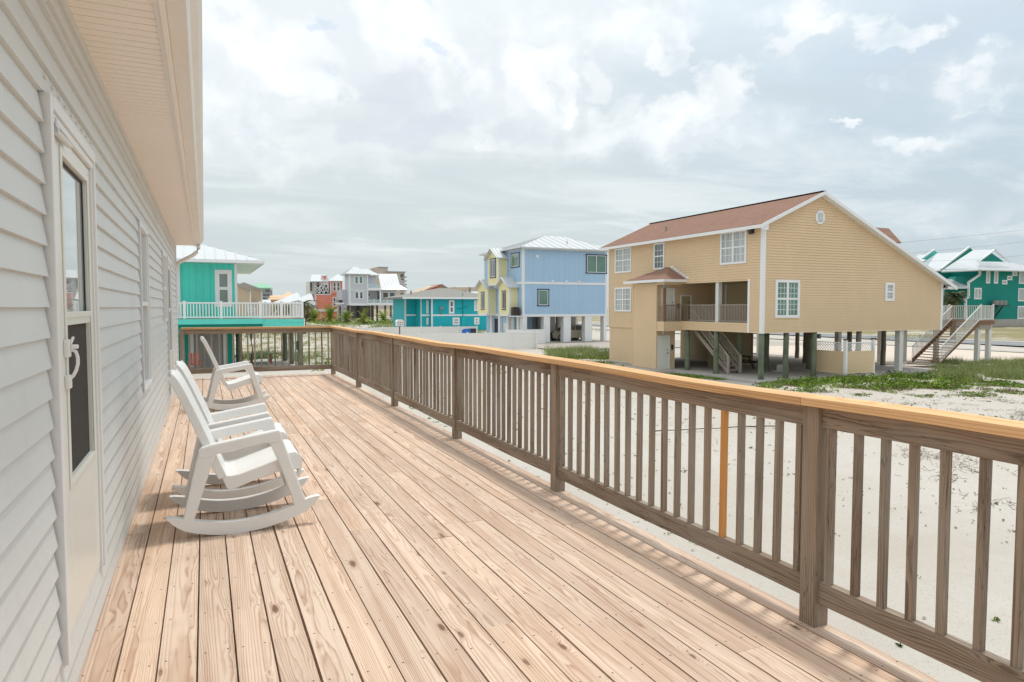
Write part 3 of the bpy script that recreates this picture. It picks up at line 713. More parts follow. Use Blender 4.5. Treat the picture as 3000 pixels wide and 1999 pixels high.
# floor slab and porch surfaces
mb = MB(); mb.box(X0+.03, X1-.03, Y0+.03, YF-.07, ZB+.01, ZB+.1); mb.build('floor', 'tan_shaded', T)
mb = MB(); mb.box(X0-.0+.02, 29.6, 28.3, 34.7, .44, .56); mb.box(25.46, X0+.02, 34.0-.02, 34.72, .44, .56); mb.build('porch_floor', 'old_wood', T)
mb = MB(); mb.box(X0+.03, 29.7, 28.2, 34.8, 2.87, 2.95)
wallboxes(mb, 0, 29.6, 29.7, 28.25, 34.75, .5, 2.87, [(30.3, 31.2, .5, 2.65)]); mb.box(X0+.03, 29.6, 28.2, 28.26, .5, 2.87)
mb.build('shaded_porch_wall', 'tan_shaded', T)
mb = MB(); siding(mb, 1, 34.75, -1, 25.4, 29.6, .5, 2.9, .145, .034); siding(mb, 1, 34.75, -1, 25.4, 26.84, G+.06, .06, .145, .014); 
siding(mb, 0, 25.4, -1, 34.75, BAY[1], G, 2.93, .145, .034); siding(mb, 0, 25.4, -1, BAY[0], 34.75, -.02, .56, .145, .014); siding(mb, 1, BAY[0], -1, 25.4, X0, -.02, .56, .145, .014)
mb.box(25.42, 26.8, BAY[1]-.06, BAY[1], G, 2.93); mb.box(25.42, X0, 34.80, 37.19, -.05, .0); mb.box(25.43, X0, BAY[0]+.05, 34.7, .0, .05)
siding(mb, 0, 25.4, -1, BAY[0], 34.75, 2.80, 2.95, .145, .014); siding(mb, 1, BAY[0], -1, 25.4, X0, 2.80, 2.95, .145, .014)
mb.build('bay_wall', 'tan', T)
# under-house store room
mb = MB(); mb.box(33.2, 33.3, 34.8, YF, G, ZB); mb.box(29.6, 33.2, 34.85, 34.9, G, ZB); 
mb.build('store_wall', 'tan_shaded', T)
# trims
part('corner_trim', 'white', T, (X0-.05, X0+.14, Y0-.05, Y0+.14, ZB-.02, ZL-.05))
part('corner_trim', 'white', T, (X1-.14, X1+.05, Y0-.05, Y0+.14, ZB-.02, 3.0))
part('corner_trim', 'white', T, (X0-.05, X0+.1, YF-.1, YF+.035, ZB, ZL-.05))
part('opening_trim', 'white', T, (X0-.05, X0+.03, 28.22, 28.36, ZB, 2.95))
part('corner_board', 'tan', T, (25.36, 25.47, 34.68, 34.78, G, 2.9), (25.36, 25.47, BAY[1]-.05, BAY[1]+.03, G, 2.93))
part('floor_band', 'tan', T, (X0-.012, X0+.03, 37.3, YF, ZB-.06, ZB))
for i, w in enumerate(wins_l):
    window(T, 0, X0-.026, -1, w, 'white', 'glass_cur' if i != 1 else 'glass', .11, 1 if i == 1 else 2, 2, (3, 2), .05)
window(T, 1, Y0-.026, -1, gw[0], 'white', 'glass_green', .15, 2, 2, (3, 3), .05)
window(T, 1, Y0-.026, -1, gw[1], 'white', 'glass_cur', .15, 1, 2, (2, 2), .05)
# octagonal gable vent
vc = on(1, Y0, 2400.7, 637.8); mb = MB()
mb.prism([(vc.x+.36*math.cos(a*PI/4+PI/8), vc.z+.40*math.sin(a*PI/4+PI/8)) for a in range(8)], 1, Y0-.07, Y0-.005)
v_ = mb.build('gable_vent', 'white', T)
mb = MB()
for k in range(8): mb.box(vc.x-.2, vc.x+.2, Y0-.078, Y0-.071, vc.z-.25+k*.066, vc.z-.25+k*.066+.022)
sub(mb, 'louvre', 'steel', v_)
# main roof
mb = MB(); ms = mb; ye, yf = 26.97, 42.75; xe = 26.27; zr = 7.68; sl = (zr-5.74)/(XP-xe); xr = 41.95; zre = zr-sl*(xr-XP)
roofface(mb, None, [(xe, ye, 5.74), (xe, yf, 5.74), (XP, yf, zr), (XP, ye, zr)], .07)
roofface(mb, None, [(xr, ye, zre), (xr, yf, zre), (XP+.001, yf, zr), (XP+.001, ye, zr)], .07)
mb.build('roof', 'shingle', T)
mb = MB()
def rake(mb, y, s=1):
    mb.hexa([(xe, y, 5.55), (xe, y+.04, 5.55), (xe, y+.04, 5.735), (xe, y, 5.735)], [(XP, y, zr-.18), (XP, y+.04, zr-.18), (XP, y+.04, zr+.0), (XP, y, zr+.0)])
    mb.hexa([(xr, y, zre-.20), (xr, y+.04, zre-.20), (xr, y+.04, zre-.0), (xr, y, zre-.0)], [(XP+.002, y, zr-.18), (XP+.002, y+.04, zr-.18), (XP+.002, y+.04, zr), (XP+.002, y, zr)])
rake(mb, ye-.045); rake(mb, yf+.005)
mb.box(xe-.04, xe-.002, ye-.045, yf+.04, 5.53, 5.71)
mb.build('fascia', 'white', T)
mb = MB()   # soffits
mb.face([(xe, ye, 5.56), (X0+.0, ye, 5.60), (X0, yf, 5.60), (xe, yf, 5.56)])
mb.face([(xe, ye+.01, 5.58), (xe, Y0, 5.58), (XP, Y0, zr-.16), (XP, ye+.01, zr-.16)]); mb.face([(xr, ye+.01, zre-.17), (xr, Y0, zre-.17), (XP, Y0, zr-.16), (XP, ye+.01, zr-.16)])
mb.box(xe, X0-.01, ye+.01, ye+.05, 5.44, 5.72); mb.box(X1+.02, xr-.02, ye+.01, ye+.04, zre-.12, zre+.02); mb.box(X1, xr, ye+.05, yf, zre-.14, zre-.10)
mb.build('soffit', 'white', T)
part('ridge_cap', 'dark', T, (XP-.12, XP+.12, ye, yf, zr-.02, zr+.035))
part('roof_vent', 'steel', T, (27.9, 28.0, 37.2, 37.3, 6.3, 6.75), (27.85, 28.05, 37.15, 37.35, 6.35, 6.42))
# dormer on the far slope
mb = MB(); mb.prism([(28.7, 4.0), (30.1, 4.0), (30.1, 5.4), (29.4, 6.2), (28.7, 5.4)], 0, 34.2, 38.8); mb.build('dormer', 'tan', T)
mb = MB(); roofface(mb, None, [(39.0, 28.55, 5.40), (34.0, 28.55, 5.40), (33.4, 29.41, 6.34), (39.0, 29.41, 6.34)], .07); roofface(mb, None, [(39.0, 30.27, 5.40), (34.0, 30.27, 5.40), (33.4, 29.41, 6.34), (39.0, 29.41, 6.34)], .07); mb.build('dormer_roof', 'shingle', T)
# hip roof of the bay
mb = MB(); hx, hy0, hy1, hz = 25.02, 33.5, 37.75, 3.12
roofface(mb, None, [(hx, hy0, hz), (hx, hy1, hz), (X0-.0, 35.55, 3.95), (X0-.0, 35.2, 3.95)], .06)
roofface(mb, None, [(hx, hy0, hz), (X0, hy0, hz), (X0, 35.2, 3.95)], .06); roofface(mb, None, [(hx, hy1, hz), (X0, hy1, hz), (X0, 35.55, 3.95)], .06)
mb.build('porch_roof', 'shingle', T)
part('porch_fascia', 'white', T, (hx-.03, hx+.01, hy0-.03, hy1+.03, hz-.17, hz-.01), (hx+.01, X0-.01, hy0-.03, hy0+.01, hz-.17, hz-.01), (hx+.02, X0-.02, hy0+.02, hy1, hz-.16, hz-.13))
mb = MB()
for k in range(6):
    f = (k+.5)/6; y = hy0-.15+(35.25-hy0)*f; z = 3.12+.83*f; mb.box(X0-.03, X0-.005, y-.17, y+.20, z-.02, z+.13)
mb.build('step_flashing', 'white', T)
part('porch_post', 'brown_wood', T, (25.44, 25.57, 34.0, 34.13, .56, 2.62)); part('post_bracket', 'steel', T, (25.43, 25.58, 33.99, 34.14, 2.62, 2.80)); part('post_bracket', 'steel', T, (25.42, 25.56, 34.0, 34.14, -.22, .0))
part('porch_column', 'pole_trim', T, (X0+.04, X0+.30, 30.75, 31.0, .56, 2.87))
railing(T, [(25.5, 34.66, .56), (25.5, 34.06, .56)], .56, 1.0, 'old_wood', .06, .035, .12, posts=False)
railing(T, [(25.5, 34.0, .56), (X0+.12, 34.0, .56), (X0+.12, 33.4, .56)], .56, 1.0, 'grey_wood', .06, .035, .12, posts=False)
railing(T, [(X0+.12, 33.4, .56), (X0+.12, 31.05, .56)], .56, 1.0, 'old_wood', .06, .035, .12, posts=False)
railing(T, [(X0+.12, 30.70, .56), (X0+.12, 28.4, .56)], .56, 1.0, 'old_wood', .06, .035, .12, posts=False)
paneldoor(T, 1, 34.75-.014, -1, (25.75, 26.75, .56, 2.62)); paneldoor(T, 1, 34.75-.014, -1, (25.45, 26.42, G+.1, -.32))
paneldoor(T, 1, 34.75-.014, -1, (27.2, 28.05, .56, 2.2), leaf='tan_shaded', panels=False)
part('wall_lamp', 'darkmetal', T, (26.55, 26.65, 34.64, 34.735, -1.2, -.9)); part('wall_lamp', 'darkmetal', T, (26.98, 27.06, 34.64, 34.735, 1.35, 1.65))
window(T, 0, 29.6, -1, (28.5, 29.4, 1.0, 2.6), 'pole_trim', 'glass', .1, 1, 2)
part('porch_door', 'dark', T, (29.55, 29.62, 30.3, 31.2, .5, 2.55)); part('porch_trim', 'pole_trim', T, (29.54, 29.598, 31.2, 31.4, .5, 2.75), (29.54, 29.598, 30.1, 30.3, .5, 2.75), (29.54, 29.598, 33.2, 33.35, .5, 2.85), (29.5, 29.598, 33.7, 33.9, .5, 2.85))
part('picture_frame', 'dark', T, (29.56, 29.598, 29.55, 30.0, 1.45, 1.95))
fl = on(0, X0, 2207, 678); mb = MB(); mb.box(X0-.07, X0-.014, fl.y-.1, fl.y+.1, fl.z-.12, fl.z+.12); mb.tube([(X0-.06, fl.y, fl.z), (X0-.24, fl.y+.02, fl.z-.06)], [.10, .14], 10); mb.build('floodlight', 'darkmetal', T)
rows_y = [27.5, 31.0, 34.5, 38.2, 42.0]
for i, yy in enumerate(rows_y):
    for xx in (26.88, 28.62, 30.7, 34.2, 37.7, 40.9):
        if xx < 31 and yy > 34: continue
        if i == 0 and xx == 40.9: continue
        if xx == 28.62 and i > 1: continue
        pl_ = i == 0 and xx == 37.7 or xx >= 37 and R.random() < .5
        if pl_: part('pile', 'pole_trim', T, (xx-.16, xx+.16, yy-.1, yy+.22, G-.1, ZB))
        else: pile(T, xx, yy, G-.1, ZB, .15, 'green_post' if xx < 33 else 'grey_post')
pile(T, 26.9, 33.6, G-.1, ZB, .15)
mb = MB(); mb.box(28.7, 28.9, 27.55, 27.75, -.3, -.1); mb.box(31.0, 31.12, 27.4, 27.6, -.3, -.05); mb.build('junction_box', 'green_post', T)
mb = MB(); mb.prism([(26.1, 26.8), (41.6, 27.2), (41.6, 42.5), (26.6, 42.5), (26.6, 37.4), (24.8, 37.4), (24.8, 34.0), (26.05, 33.6)], 2, G-.3, G+.1); slab = mb.build('floor_slab', 'concrete', T, bev=.03)
# interior stair rising away from the camera
mb = MB(); sa, sb = 27.3, 28.25; yb, yt, zb_, zt_ = 30.5, 33.9, G+.1, .5; n = 14
def sp(k, o=0): return (yb+(yt-yb)*k/n, zb_+(zt_-zb_)*k/n+o)
for xx in (sa, sb-.05): mb.hexa([(xx, yb, zb_-.02), (xx+.05, yb, zb_-.02), (xx+.05, yb, zb_+.28), (xx, yb, zb_+.28)], [(xx, yt, zt_-.28), (xx+.05, yt, zt_-.28), (xx+.05, yt, zt_+.02), (xx, yt, zt_+.02)])
mb.build('stair_stringer', 'old_wood', T)
mb = MB()
for k in range(1, n): y, z = sp(k); mb.board(sa+.05, sb-.05, y-.12, y+.13, z-.02, z+.02, 0)
mb.build('stair_treads', 'old_wood', T)
for xx in (sa+.02, sb-.03):
    mb = MB(); mb.bar((xx, yb, zb_+1.05), (xx, yt, zt_+1.0), .05, .08); mb.bar((xx, yb, zb_+.42), (xx, yt, zt_+.38), .04, .05)
    for k in range(1, 26): f = k/26; y = yb+(yt-yb)*f; z = zb_+(zt_-zb_)*f; mb.bar((xx, y, z+.42), (xx, y, z+1.02), .035, .035, up=(0, 1, 0))
    mb.board(xx-.05, xx+.05, yb-.08, yb+.02, zb_, zb_+1.08, 2)
    mb.build('handrail', 'old_wood', T)
# lattice fenced store under the house back
# right-hand deck with stair
mb = MB(); DZ = .53
for k in range(14): mb.board(41.2, 49.6, 31.4+k*.15, 31.54+k*.15, DZ-.04, DZ, 0)
for k in range(14): mb.board(48.1, 49.6, 29.27+k*.15, 29.41+k*.15, DZ-.041, DZ-.001, 0)
mb.build('side_deck', 'brown_wood', T)
part('deck_beam', 'brown_wood', T, (41.2, 48.1, 31.36, 31.40, DZ-.28, DZ-.01), (48.1, 49.62, 29.22, 29.26, DZ-.25, DZ-.01)); part('deck_beam', 'old_wood', T, (48.2, 49.5, 29.35, 29.45, DZ-.6, DZ-.26))
railing(T, [(41.3, 31.4, DZ), (48.1, 31.4, DZ)], DZ, 1.0, 'pole_trim', .08, .03, .13)
railing(T, [(48.2, 29.3, DZ), (49.55, 29.3, DZ), (49.55, 33.4, DZ)], DZ, 1.0, 'pole_trim', .08, .03, .13)
railing(T, [(41.3, 33.4, DZ), (49.55, 33.4, DZ)], DZ, 1.0, 'pole_trim', .08, .03, .13)
sx0, sx1 = 44.05, 48.1; n = 16
mb = MB()
for yy in (29.3, 31.15): mb.hexa([(sx0, yy, G+.15), (sx0, yy+.05, G+.15), (sx0, yy+.05, G+.45), (sx0, yy, G+.45)], [(sx1, yy, DZ-.32), (sx1, yy+.05, DZ-.32), (sx1, yy+.05, DZ-.02), (sx1, yy, DZ-.02)])
mb.build('stair_stringer', 'brown_wood', T)
mb = MB()
for k in range(n): f = (k+.5)/n; x = sx0+(sx1-sx0)*f; z = G+.3+(DZ-G-.3)*f; mb.board(x-.13, x+.15, 29.25, 31.25, z-.02, z+.02, 1)
mb.build('stair_treads', 'brown_wood', T); part('stair_footing', 'concrete', T, (sx0-.35, sx0+.35, 29.2, 31.3, G-.1, G+.16))
for yy in (29.27, 31.2):
    mb = MB(); zz = G+.25
    mb.bar((sx0, yy, zz+1.0), (sx1, yy, DZ+1.0), .05, .06); mb.bar((sx0, yy, zz+.1), (sx1, yy, DZ+.1), .04, .05)
    for k in range(0, 31): f = k/31; x = sx0+(sx1-sx0)*f; z = zz+(DZ-zz)*f; mb.bar((x, yy, z+.1), (x, yy, z+1.0), .03, .03, up=(0, 1, 0))
    mb.build('handrail', 'pole_trim', T)
for xx, yy in ((48.3, 29.5), (49.5, 29.5), (49.5, 33.2), (47.0, 31.5), (46.0, 33.2), (43.5, 33.2)): part('deck_post', 'pole_trim', T, (xx-.13, xx+.13, yy-.1, yy+.16, G-.1, DZ-.28))
mb = MB(); mb.tube([(41.6, 27.2, 3.0), (41.6, 27.25, 2.75), (41.3, 27.4, 2.5), (41.22, 27.4, 2.3)], .05, 8); mb.build('downspout', 'white', T, smoothed=True)

# outdoor shower enclosure
S = thing('outdoor_shower', 'tan boarded outdoor shower enclosure with white lattice top and posts beside the tan house', 'shower enclosure', (32, 27, G))
for x, y in ((31.3, 28.1), (31.3, 25.95), (33.68, 26.15)):
    part('post', 'white', S, (x-.075, x+.075, y-.075, y+.075, G-.1, -.33)); part('post_cap', 'dark_wood', S, (x-.11, x+.11, y-.11, y+.11, -.33, -.27))
for (ax, a, b, pl_) in ((0, 26.03, 28.03, 31.3), (1, 31.38, 33.6, 26.05)):
    mb = MB(); siding(mb, ax, pl_-.02, -1, a, b, -2.16, -.94, .19, .014); mb.box(*((pl_-.02, pl_+.02, a, b) if ax == 0 else (a, b, pl_-.02, pl_+.02)), -2.16, -.94); mb.build('panel', 'tan', S)
    mb = MB(); n = int((b-a)/.17)
    for k in range(-3, n+1):
        for s in (1, -1):
            u0 = a+k*.17; u1 = u0+.42; z0, z1 = (-.92, -.50) if s > 0 else (-.50, -.92)
            if u0 < a: f = (a-u0)/.42; z0 = z0+(z1-z0)*f; u0 = a
            if u1 > b: f = (u1-b)/(u1-u0) if u1 > u0 else 0; z1 = z1+(z0-z1)*f; u1 = b
            if u1-u0 < .02: continue
            o = .006*s
            if ax == 0: mb.bar((pl_+o, u0, z0), (pl_+o, u1, z1), .01, .045, up=(1, 0, 0)) if False else mb.hexa([(pl_+o-.005, u0, z0-.018), (pl_+o+.005, u0, z0-.018), (pl_+o+.005, u0, z0+.018), (pl_+o-.005, u0, z0+.018)], [(pl_+o-.005, u1, z1-.018), (pl_+o+.005, u1, z1-.018), (pl_+o+.005, u1, z1+.018), (pl_+o-.005, u1, z1+.018)])
            else: mb.hexa([(u0, pl_+o-.005, z0-.018), (u0, pl_+o+.005, z0-.018), (u0, pl_+o+.005, z0+.018), (u0, pl_+o-.005, z0+.018)], [(u1, pl_+o-.005, z1-.018), (u1, pl_+o+.005, z1-.018), (u1, pl_+o+.005, z1+.018), (u1, pl_+o-.005, z1+.018)])
    mb.build('lattice', 'white', S)
    part('top_rail', 'white', S, (pl_-.03, pl_+.03, a, b, -.50, -.46) if ax == 0 else (a, b, pl_-.03, pl_+.03, -.50, -.46))

def picnic(x, y, z, label, top, leg, s=1., rz=0, cat='picnic table'):
    t = thing('picnic_table', label, cat, (x, y, z))
    part('tabletop', top, t, (x-.9*s, x+.9*s, y-.38*s, y+.38*s, z+.72*s, z+.77*s))
    for sy in (-1, 1): part('bench', top, t, (x-.9*s, x+.9*s, y+sy*.72*s-.13*s, y+sy*.72*s+.13*s, z+.42*s, z+.46*s))
    for sx_ in (-.65, .65):
        mb = MB()
        for sy in (-1, 1): mb.bar((x+sx_*s, y+sy*.62*s, z), (x+sx_*s, y+sy*.24*s, z+.72*s), .05*s, .10*s, up=(1, 0, 0))
        mb.bar((x+sx_*s+.04, y-.85*s, z+.40*s), (x+sx_*s+.04, y+.85*s, z+.40*s), .04*s, .1*s); mb.build('leg_frame', leg, t)
    t.rotation_euler = (0, 0, rz); return t
pt = gz(2275, 1080, G+.1)
picnic(30.6, 33.2, G+.1, 'dark round-ended picnic table in the shade between the piles of the tan house', 'dark_wood', 'dark_wood', 1.05, rz=math.radians(80))
# crab-trap like white basket beside it
bk = gz(2281, 1089, G+.1); t = thing('wire_basket', 'small white slatted basket on the concrete slab beside the dark picnic table', 'basket', (bk.x, bk.y, G+.1))
mb = MB()
for k in range(7): mb.box(bk.x-.3+k*.1-.03, bk.x-.3+k*.1+.03, bk.y-.2, bk.y-.17, G+.12, G+.48)
mb.box(bk.x-.33, bk.x+.33, bk.y-.17, bk.y+.2, G+.1, G+.14); mb.box(bk.x-.33, bk.x+.33, bk.y-.21, bk.y-.165, G+.48, G+.53); mb.build('slats', 'pole_trim', t)

# ================================================================== light blue house
B = thing('piling_house', 'light blue three-level house with yellow bays and white metal roof above an open carport', 'house', (36, 71, G))
bx0, bx1, by0, by1 = 31.0, 41.45, 66.0, 77.0
uw = ry(by0, 1716.6, 746.6, 1777.5, 802.5); lw = ry(by0, 1574.7, 847.7, 1607.9, 897.8); sw_ = rx(bx0, 1497.5, 742, 1522.3, 784.7)
mb = MB(); mb.box(bx0, bx1, by0, by1, 4.16, 7.62); mb.box(bx0+.002, bx1-.002, by0+.002, by1-.002, .68, 3.91); mb.build('wall', 'blue', B)
part('trim_band', 'white', B, (bx0-.04, bx1+.04, by0-.04, by1, 3.91, 4.16), (bx0-.04, bx1+.04, by0-.04, by1, .42, .68), (bx0-.03, bx1+.03, by0-.03, by1, 7.62, 7.72))
for x, y in ((bx0, by0), (bx1, by0)):
    s = 1 if x == bx0 else -1
    part('corner_trim', 'white', B, (min(x-.03*s, x+.2*s), max(x-.03*s, x+.2*s), y-.03, y+.2, 4.16, 7.62), (min(x-.03*s, x+.2*s), max(x-.03*s, x+.2*s), y-.03, y+.2, .68, 3.91))
part('corner_trim', 'white', B, (bx0-.03, bx0+.1, by1-.2, by1+.03, .68, 3.91), (bx0-.03, bx0+.1, by1-.2, by1+.03, 4.16, 7.62))
def navywin(axis, pl_, sg, r, pane='glass_green', cols=1, rows=1):
    a0, a1, z0, z1 = r; mb = MB(); f = .10
    def Bx(u0, u1, w0, w1, o):
        x, y = sorted((pl_-.02*0, pl_+sg*o))
        if axis == 0: mb.box(x, y, u0, u1, w0, w1)
        else: mb.box(u0, u1, x, y, w0, w1)
    Bx(a0-.05, a1+.05, z1-f, z1, .07); Bx(a0-.05, a1+.05, z0, z0+f, .07); Bx(a0, a0+f, z0+f, z1-f, .06); Bx(a1-f, a1, z0+f, z1-f, .06)
    mb.build('window_surround', 'navy', B)
    window(B, axis, pl_+sg*.03, sg, (a0+f, a1-f, z0+f, z1-f), 'white', pane, .07, cols, rows, None, .02)
navywin(1, by0, -1, uw, 'glass_green', 2, 1); navywin(1, by0, -1, lw, 'glass_green', 1, 2); navywin(0, bx0, -1, sw_, 'glass_green', 2, 1)
def bay(x0, y0, y1, z0, z1, zg, win, cols):
    mb = MB(); mb.box(x0, bx0-.001, y0, y1, z0+.12, z1); mb.prism([(y0, z1), (y1, z1), ((y0+y1)/2, zg)], 0, x0, bx0-.001); b = mb.build('bay_wall', 'yellow', B)
    part('bay_trim', 'white', B, (x0-.03, x0+.16, y0-.03, y0+.16, z0, z1), (x0-.03, x0+.1, y1-.14, y1+.03, z0, z1), (x0-.03, bx0-.01, y0-.032, y1+.032, z0-.05, z0+.12), (bx0-.14, bx0-.045, y0-.031, y0+.05, z0, z1), (x0-.03, bx0-.01, y0-.031, y0+.0, z1-.14, z1))
    mb = MB(); ms = mb; ym = (y0+y1)/2; o = .42; sl_ = (zg-z1)/(ym-y0); ze = z1-o*sl_+.12
    roofface(mb, ms, [(x0-o, y0-o, ze), (bx0+.2, y0-o, ze), (bx0+.2, ym, zg+.14), (x0-o, ym, zg+.14)], .1, .45); roofface(mb, ms, [(x0-o, y1+o, ze), (bx0+.2, y1+o, ze), (bx0+.2, ym, zg+.14), (x0-o, ym, zg+.14)], .1, .45)
    r = mb.build('bay_roof', 'white_roof', B)
    navywin(0, x0, -1, win, 'glass', cols, 1)
bay(29.9, 70.05, 73.1, 3.95, 7.05, 7.95, (70.75, 72.45, 4.75, 6.95), 2)
bay(29.95, 67.25, 70.0, .55, 3.75, 4.55, (68.15, 69.1, 1.15, 3.25), 1)
bay(29.95, 73.3, 76.4, .55, 3.75, 4.55, (74.35, 75.35, 1.15, 3.25), 1)
part('porch_platform', 'white', B, (29.9, bx0-.05, by0-.0, 67.2, .42, .52))
mb = MB(); ms = mb; hip(mb, ms, bx0-.5, bx1+.5, by0-.55, by1+.55, 7.82, 9.75, 36.4, bx1-4.2+1.7, 71.5, .95, .14); r = mb.build('roof', 'white_roof', B)
part('roof_vent', 'steel', B, (37.2, 37.26, 67.6, 67.66, 8.2, 8.9)); part('wall_vent', 'white', B, (32.55, 32.85, by0-.06, by0, 6.75, 7.05))
for q in (1695, 1838, 1975): x = on(1, by0, 1150+.2762*q, 822).x; part('wall_lamp', 'white', B, (x-.12, x+.12, by0-.16, by0, 4.17, 4.36))
# carport piers, beams and ground-floor boxes
for a, b in ((31.0, 31.5), (33.5, 34.27), (35.95, 36.85), (38.66, 39.55), (41.1, 41.45)):
    part('pier', 'white', B, (a, b, by0, by0+.75, G+.14, .42))
for y in (69.5, 72.6, 76.2):
    for x in (33.9, 36.4, 39.1, 41.2): part('pier', 'white', B, (x-.35, x+.35, y, y+.6, G+.14, .42)) if x > 34 else None
part('ground_wall', 'blue', B, (31.2, 33.4, 68.6, 76.8, G+.1, .42), (33.4, 38.0, 75.6, 76.8, G+.1, .42)); part('carport_ceiling', 'tan_shaded', B, (31.0, 41.4, 66.1, 76.9, .40, .43)) 
for y in (66.9, 69.6, 72.0, 74.4): part('pier', 'white', B, (30.9, 31.25, y, y+.5, G+.1, .42))
paneldoor(B, 0, 31.2, -1, (70.6, 71.5, G+.15, -.35), leaf='white', panels=False); part('ground_door', 'navy', B, (31.16, 31.198, 72.9, 74.2, G+.15, .1)); part('ground_panel', 'pole_trim', B, (31.15, 31.199, 68.7, 69.5, G+.15, .3))
part('floor_slab', 'concrete', B, (30.8, 41.9, by0-.1, 77.2, G-.2, G+.14))
part('half_wall', 'white', B, (31.5, 33.5, by0+.15, by0+.25, G+.14, -1.0))
ac = thing('air_conditioner', 'dark air conditioning unit on the white platform at the corner of the blue house', 'air conditioner', (30.45, 66.6, .52))
mb = MB(); mb.box(30.05, 30.75, 66.25, 66.95, .55, 1.42); mb.build('cabinet', 'dark_wood', ac, bev=.04); mb = MB(); mb.cyl(30.4, 66.6, 1.42, 1.47, .28, 16)
for k in range(9): mb.box(30.045, 30.755, 66.245, 66.955, .62+k*.085, .635+k*.085)
mb.build('grille', 'darkmetal', ac)

def suv(loc, label, mat, rz=0, s=1.):
    t = thing('parked_car', label, 'car', loc); x, y, z = loc; w = .98
    prof = [(0.0, .42), (.02, .72), (.10, .92), (.35, 1.02), (1.15, 1.12), (1.35, 1.18), (1.95, 1.66), (2.3, 1.78), (4.1, 1.80), (4.75, 1.74), (4.95, 1.25), (5.02, .9), (5.02, .45), (4.7, .33), (.2, .30)]
    mb = MB(); P = lambda pr, yy: [(x+a, y+yy, z+b) for a, b in pr]
    def ring(f): return [(x+a+(.12 if a < .3 else -.05 if a > 4.6 else 0)*(1-f), z+b-(.06*(1-f) if b > 1.3 else 0)) for a, b in prof]
    lay = []
    for yy, f in ((0, 0), (.10, .8), (.2, 1), (1.76, 1), (1.86, .8), (1.96, 0)):
        lay.append([(a, y+yy, b) for a, b in ring(f)])
    i = len(mb.v)
    for l in lay: mb.v += l
    n = len(prof)
    for k in range(5):
        for q in range(n): mb.f.append((i+k*n+q, i+k*n+(q+1) % n, i+(k+1)*n+(q+1) % n, i+(k+1)*n+q))
    mb.f += [tuple(i+q for q in range(n)), tuple(i+5*n+q for q in reversed(range(n)))]
    b = mb.build('body', mat, t, bev=.03)
    mb = MB()
    for yy in (-.008, 1.962):
        for q in ([(1.62, 1.22), (2.1, 1.62), (2.72, 1.68), (2.72, 1.22)], [(2.80, 1.22), (2.80, 1.68), (3.7, 1.68), (3.7, 1.22)], [(3.78, 1.22), (3.78, 1.67), (4.5, 1.62), (4.62, 1.25)]): mb.prism([(x+a, z+c) for a, c in q], 1, y+yy, y+yy+.008)
    mb.hexa([(x+1.40, y+.22, z+1.23), (x+1.40, y+1.74, z+1.23), (x+1.93, y+1.68, z+1.67), (x+1.93, y+.28, z+1.67)], [(x+1.38, y+.22, z+1.245), (x+1.38, y+1.74, z+1.245), (x+1.91, y+1.68, z+1.685), (x+1.91, y+.28, z+1.685)])
    sub(mb, 'windows', 'glass', b)
    mb = MB(); mb.box(x-.03, x+.05, y+.35, y+1.6, z+.62, z+.90); mb.box(x-.04, x+.06, y+.25, y+1.7, z+.36, z+.52); sub(mb, 'grille', 'black', b)
    for yy in (.12, 1.54): mb = MB(); mb.box(x+.0, x+.30, y+yy-.08, y+yy+.38, z+.74, z+.92); sub(mb, 'headlight', 'chrome', b)
    for a in (.95, 3.95):
        for yy in (-.02, 1.72):
            mb = MB(); mb.tube([(x+a, y+yy, z+.38), (x+a, y+yy+.26, z+.38)], .38, 20); wh = mb.build('wheel', 'black', t)
            mb = MB(); mb.tube([(x+a, y+yy-.012, z+.38), (x+a, y+yy+.272, z+.38)], .24, 12); sub(mb, 'rim', 'chrome', wh)
    t.rotation_euler = (0, 0, rz); t.scale = (s, s, s); return t
suv((35.55, 67.6, G+.14), 'champagne SUV parked under the light blue house behind its white piers', 'carpaint')
suv((42.2, 84.0, G), 'dark car parked beyond the carport of the light blue house', 'cardark', rz=math.radians(15))

# white vinyl fence of the yard: front run, rear run, return
def fence(pts, h, label, seg=2.35):
    t = thing('vinyl_fence', label, 'fence', (pts[0][0], pts[0][1], G))
    mbp = MB(); mbr = MB(); posts = []
    for a, b in zip(pts[:-1], pts[1:]):
        a = Vector((*a, G)); b = Vector((*b, G)); L_ = (b-a).length; n = max(1, round(L_/seg))
        for k in range(n):
            p = a+(b-a)*k/n; q = a+(b-a)*(k+1)/n; posts.append(p); d = (q-p).normalized()
            mb = MB(); mb.bar(p+d*.05+Vector((0, 0, h*.5)), q-d*.05+Vector((0, 0, h*.5)), .03, h-.12)
            for zz in (.12, h*.66, h-.06): mb.bar(p+d*.05+Vector((0, 0, zz)), q-d*.05+Vector((0, 0, zz)), .05, .13 if zz != h*.66 else .03)
            mb.build('panel', 'fence', t)
    posts.append(Vector((*pts[-1], G)))
    for p in posts:
        mb = MB(); mb.box(p.x-.065, p.x+.065, p.y-.065, p.y+.065, G-.1, G+h+.03); mb.box(p.x-.08, p.x+.08, p.y-.08, p.y+.08, G+h+.03, G+h+.055); mb.box(p.x-.04, p.x+.04, p.y-.04, p.y+.04, G+h+.055, G+h+.09); mb.build('post', 'fence', t)
fence([(12.5, 58.0), (28.6, 58.0), (28.6, 57.8)], 1.58, 'white vinyl panel fence, nearer run along the sandy path')
fence([(13.2, 71.2), (14.7, 73.4), (19.2, 79.8), (30.6, 78.4)], 1.58, 'white vinyl panel fence, rear run in front of the teal house')
fence([(28.75, 58.2), (28.75, 65.2), (33.2, 65.2)], 1.58, 'white vinyl fence return joining the light blue house', 2.2)
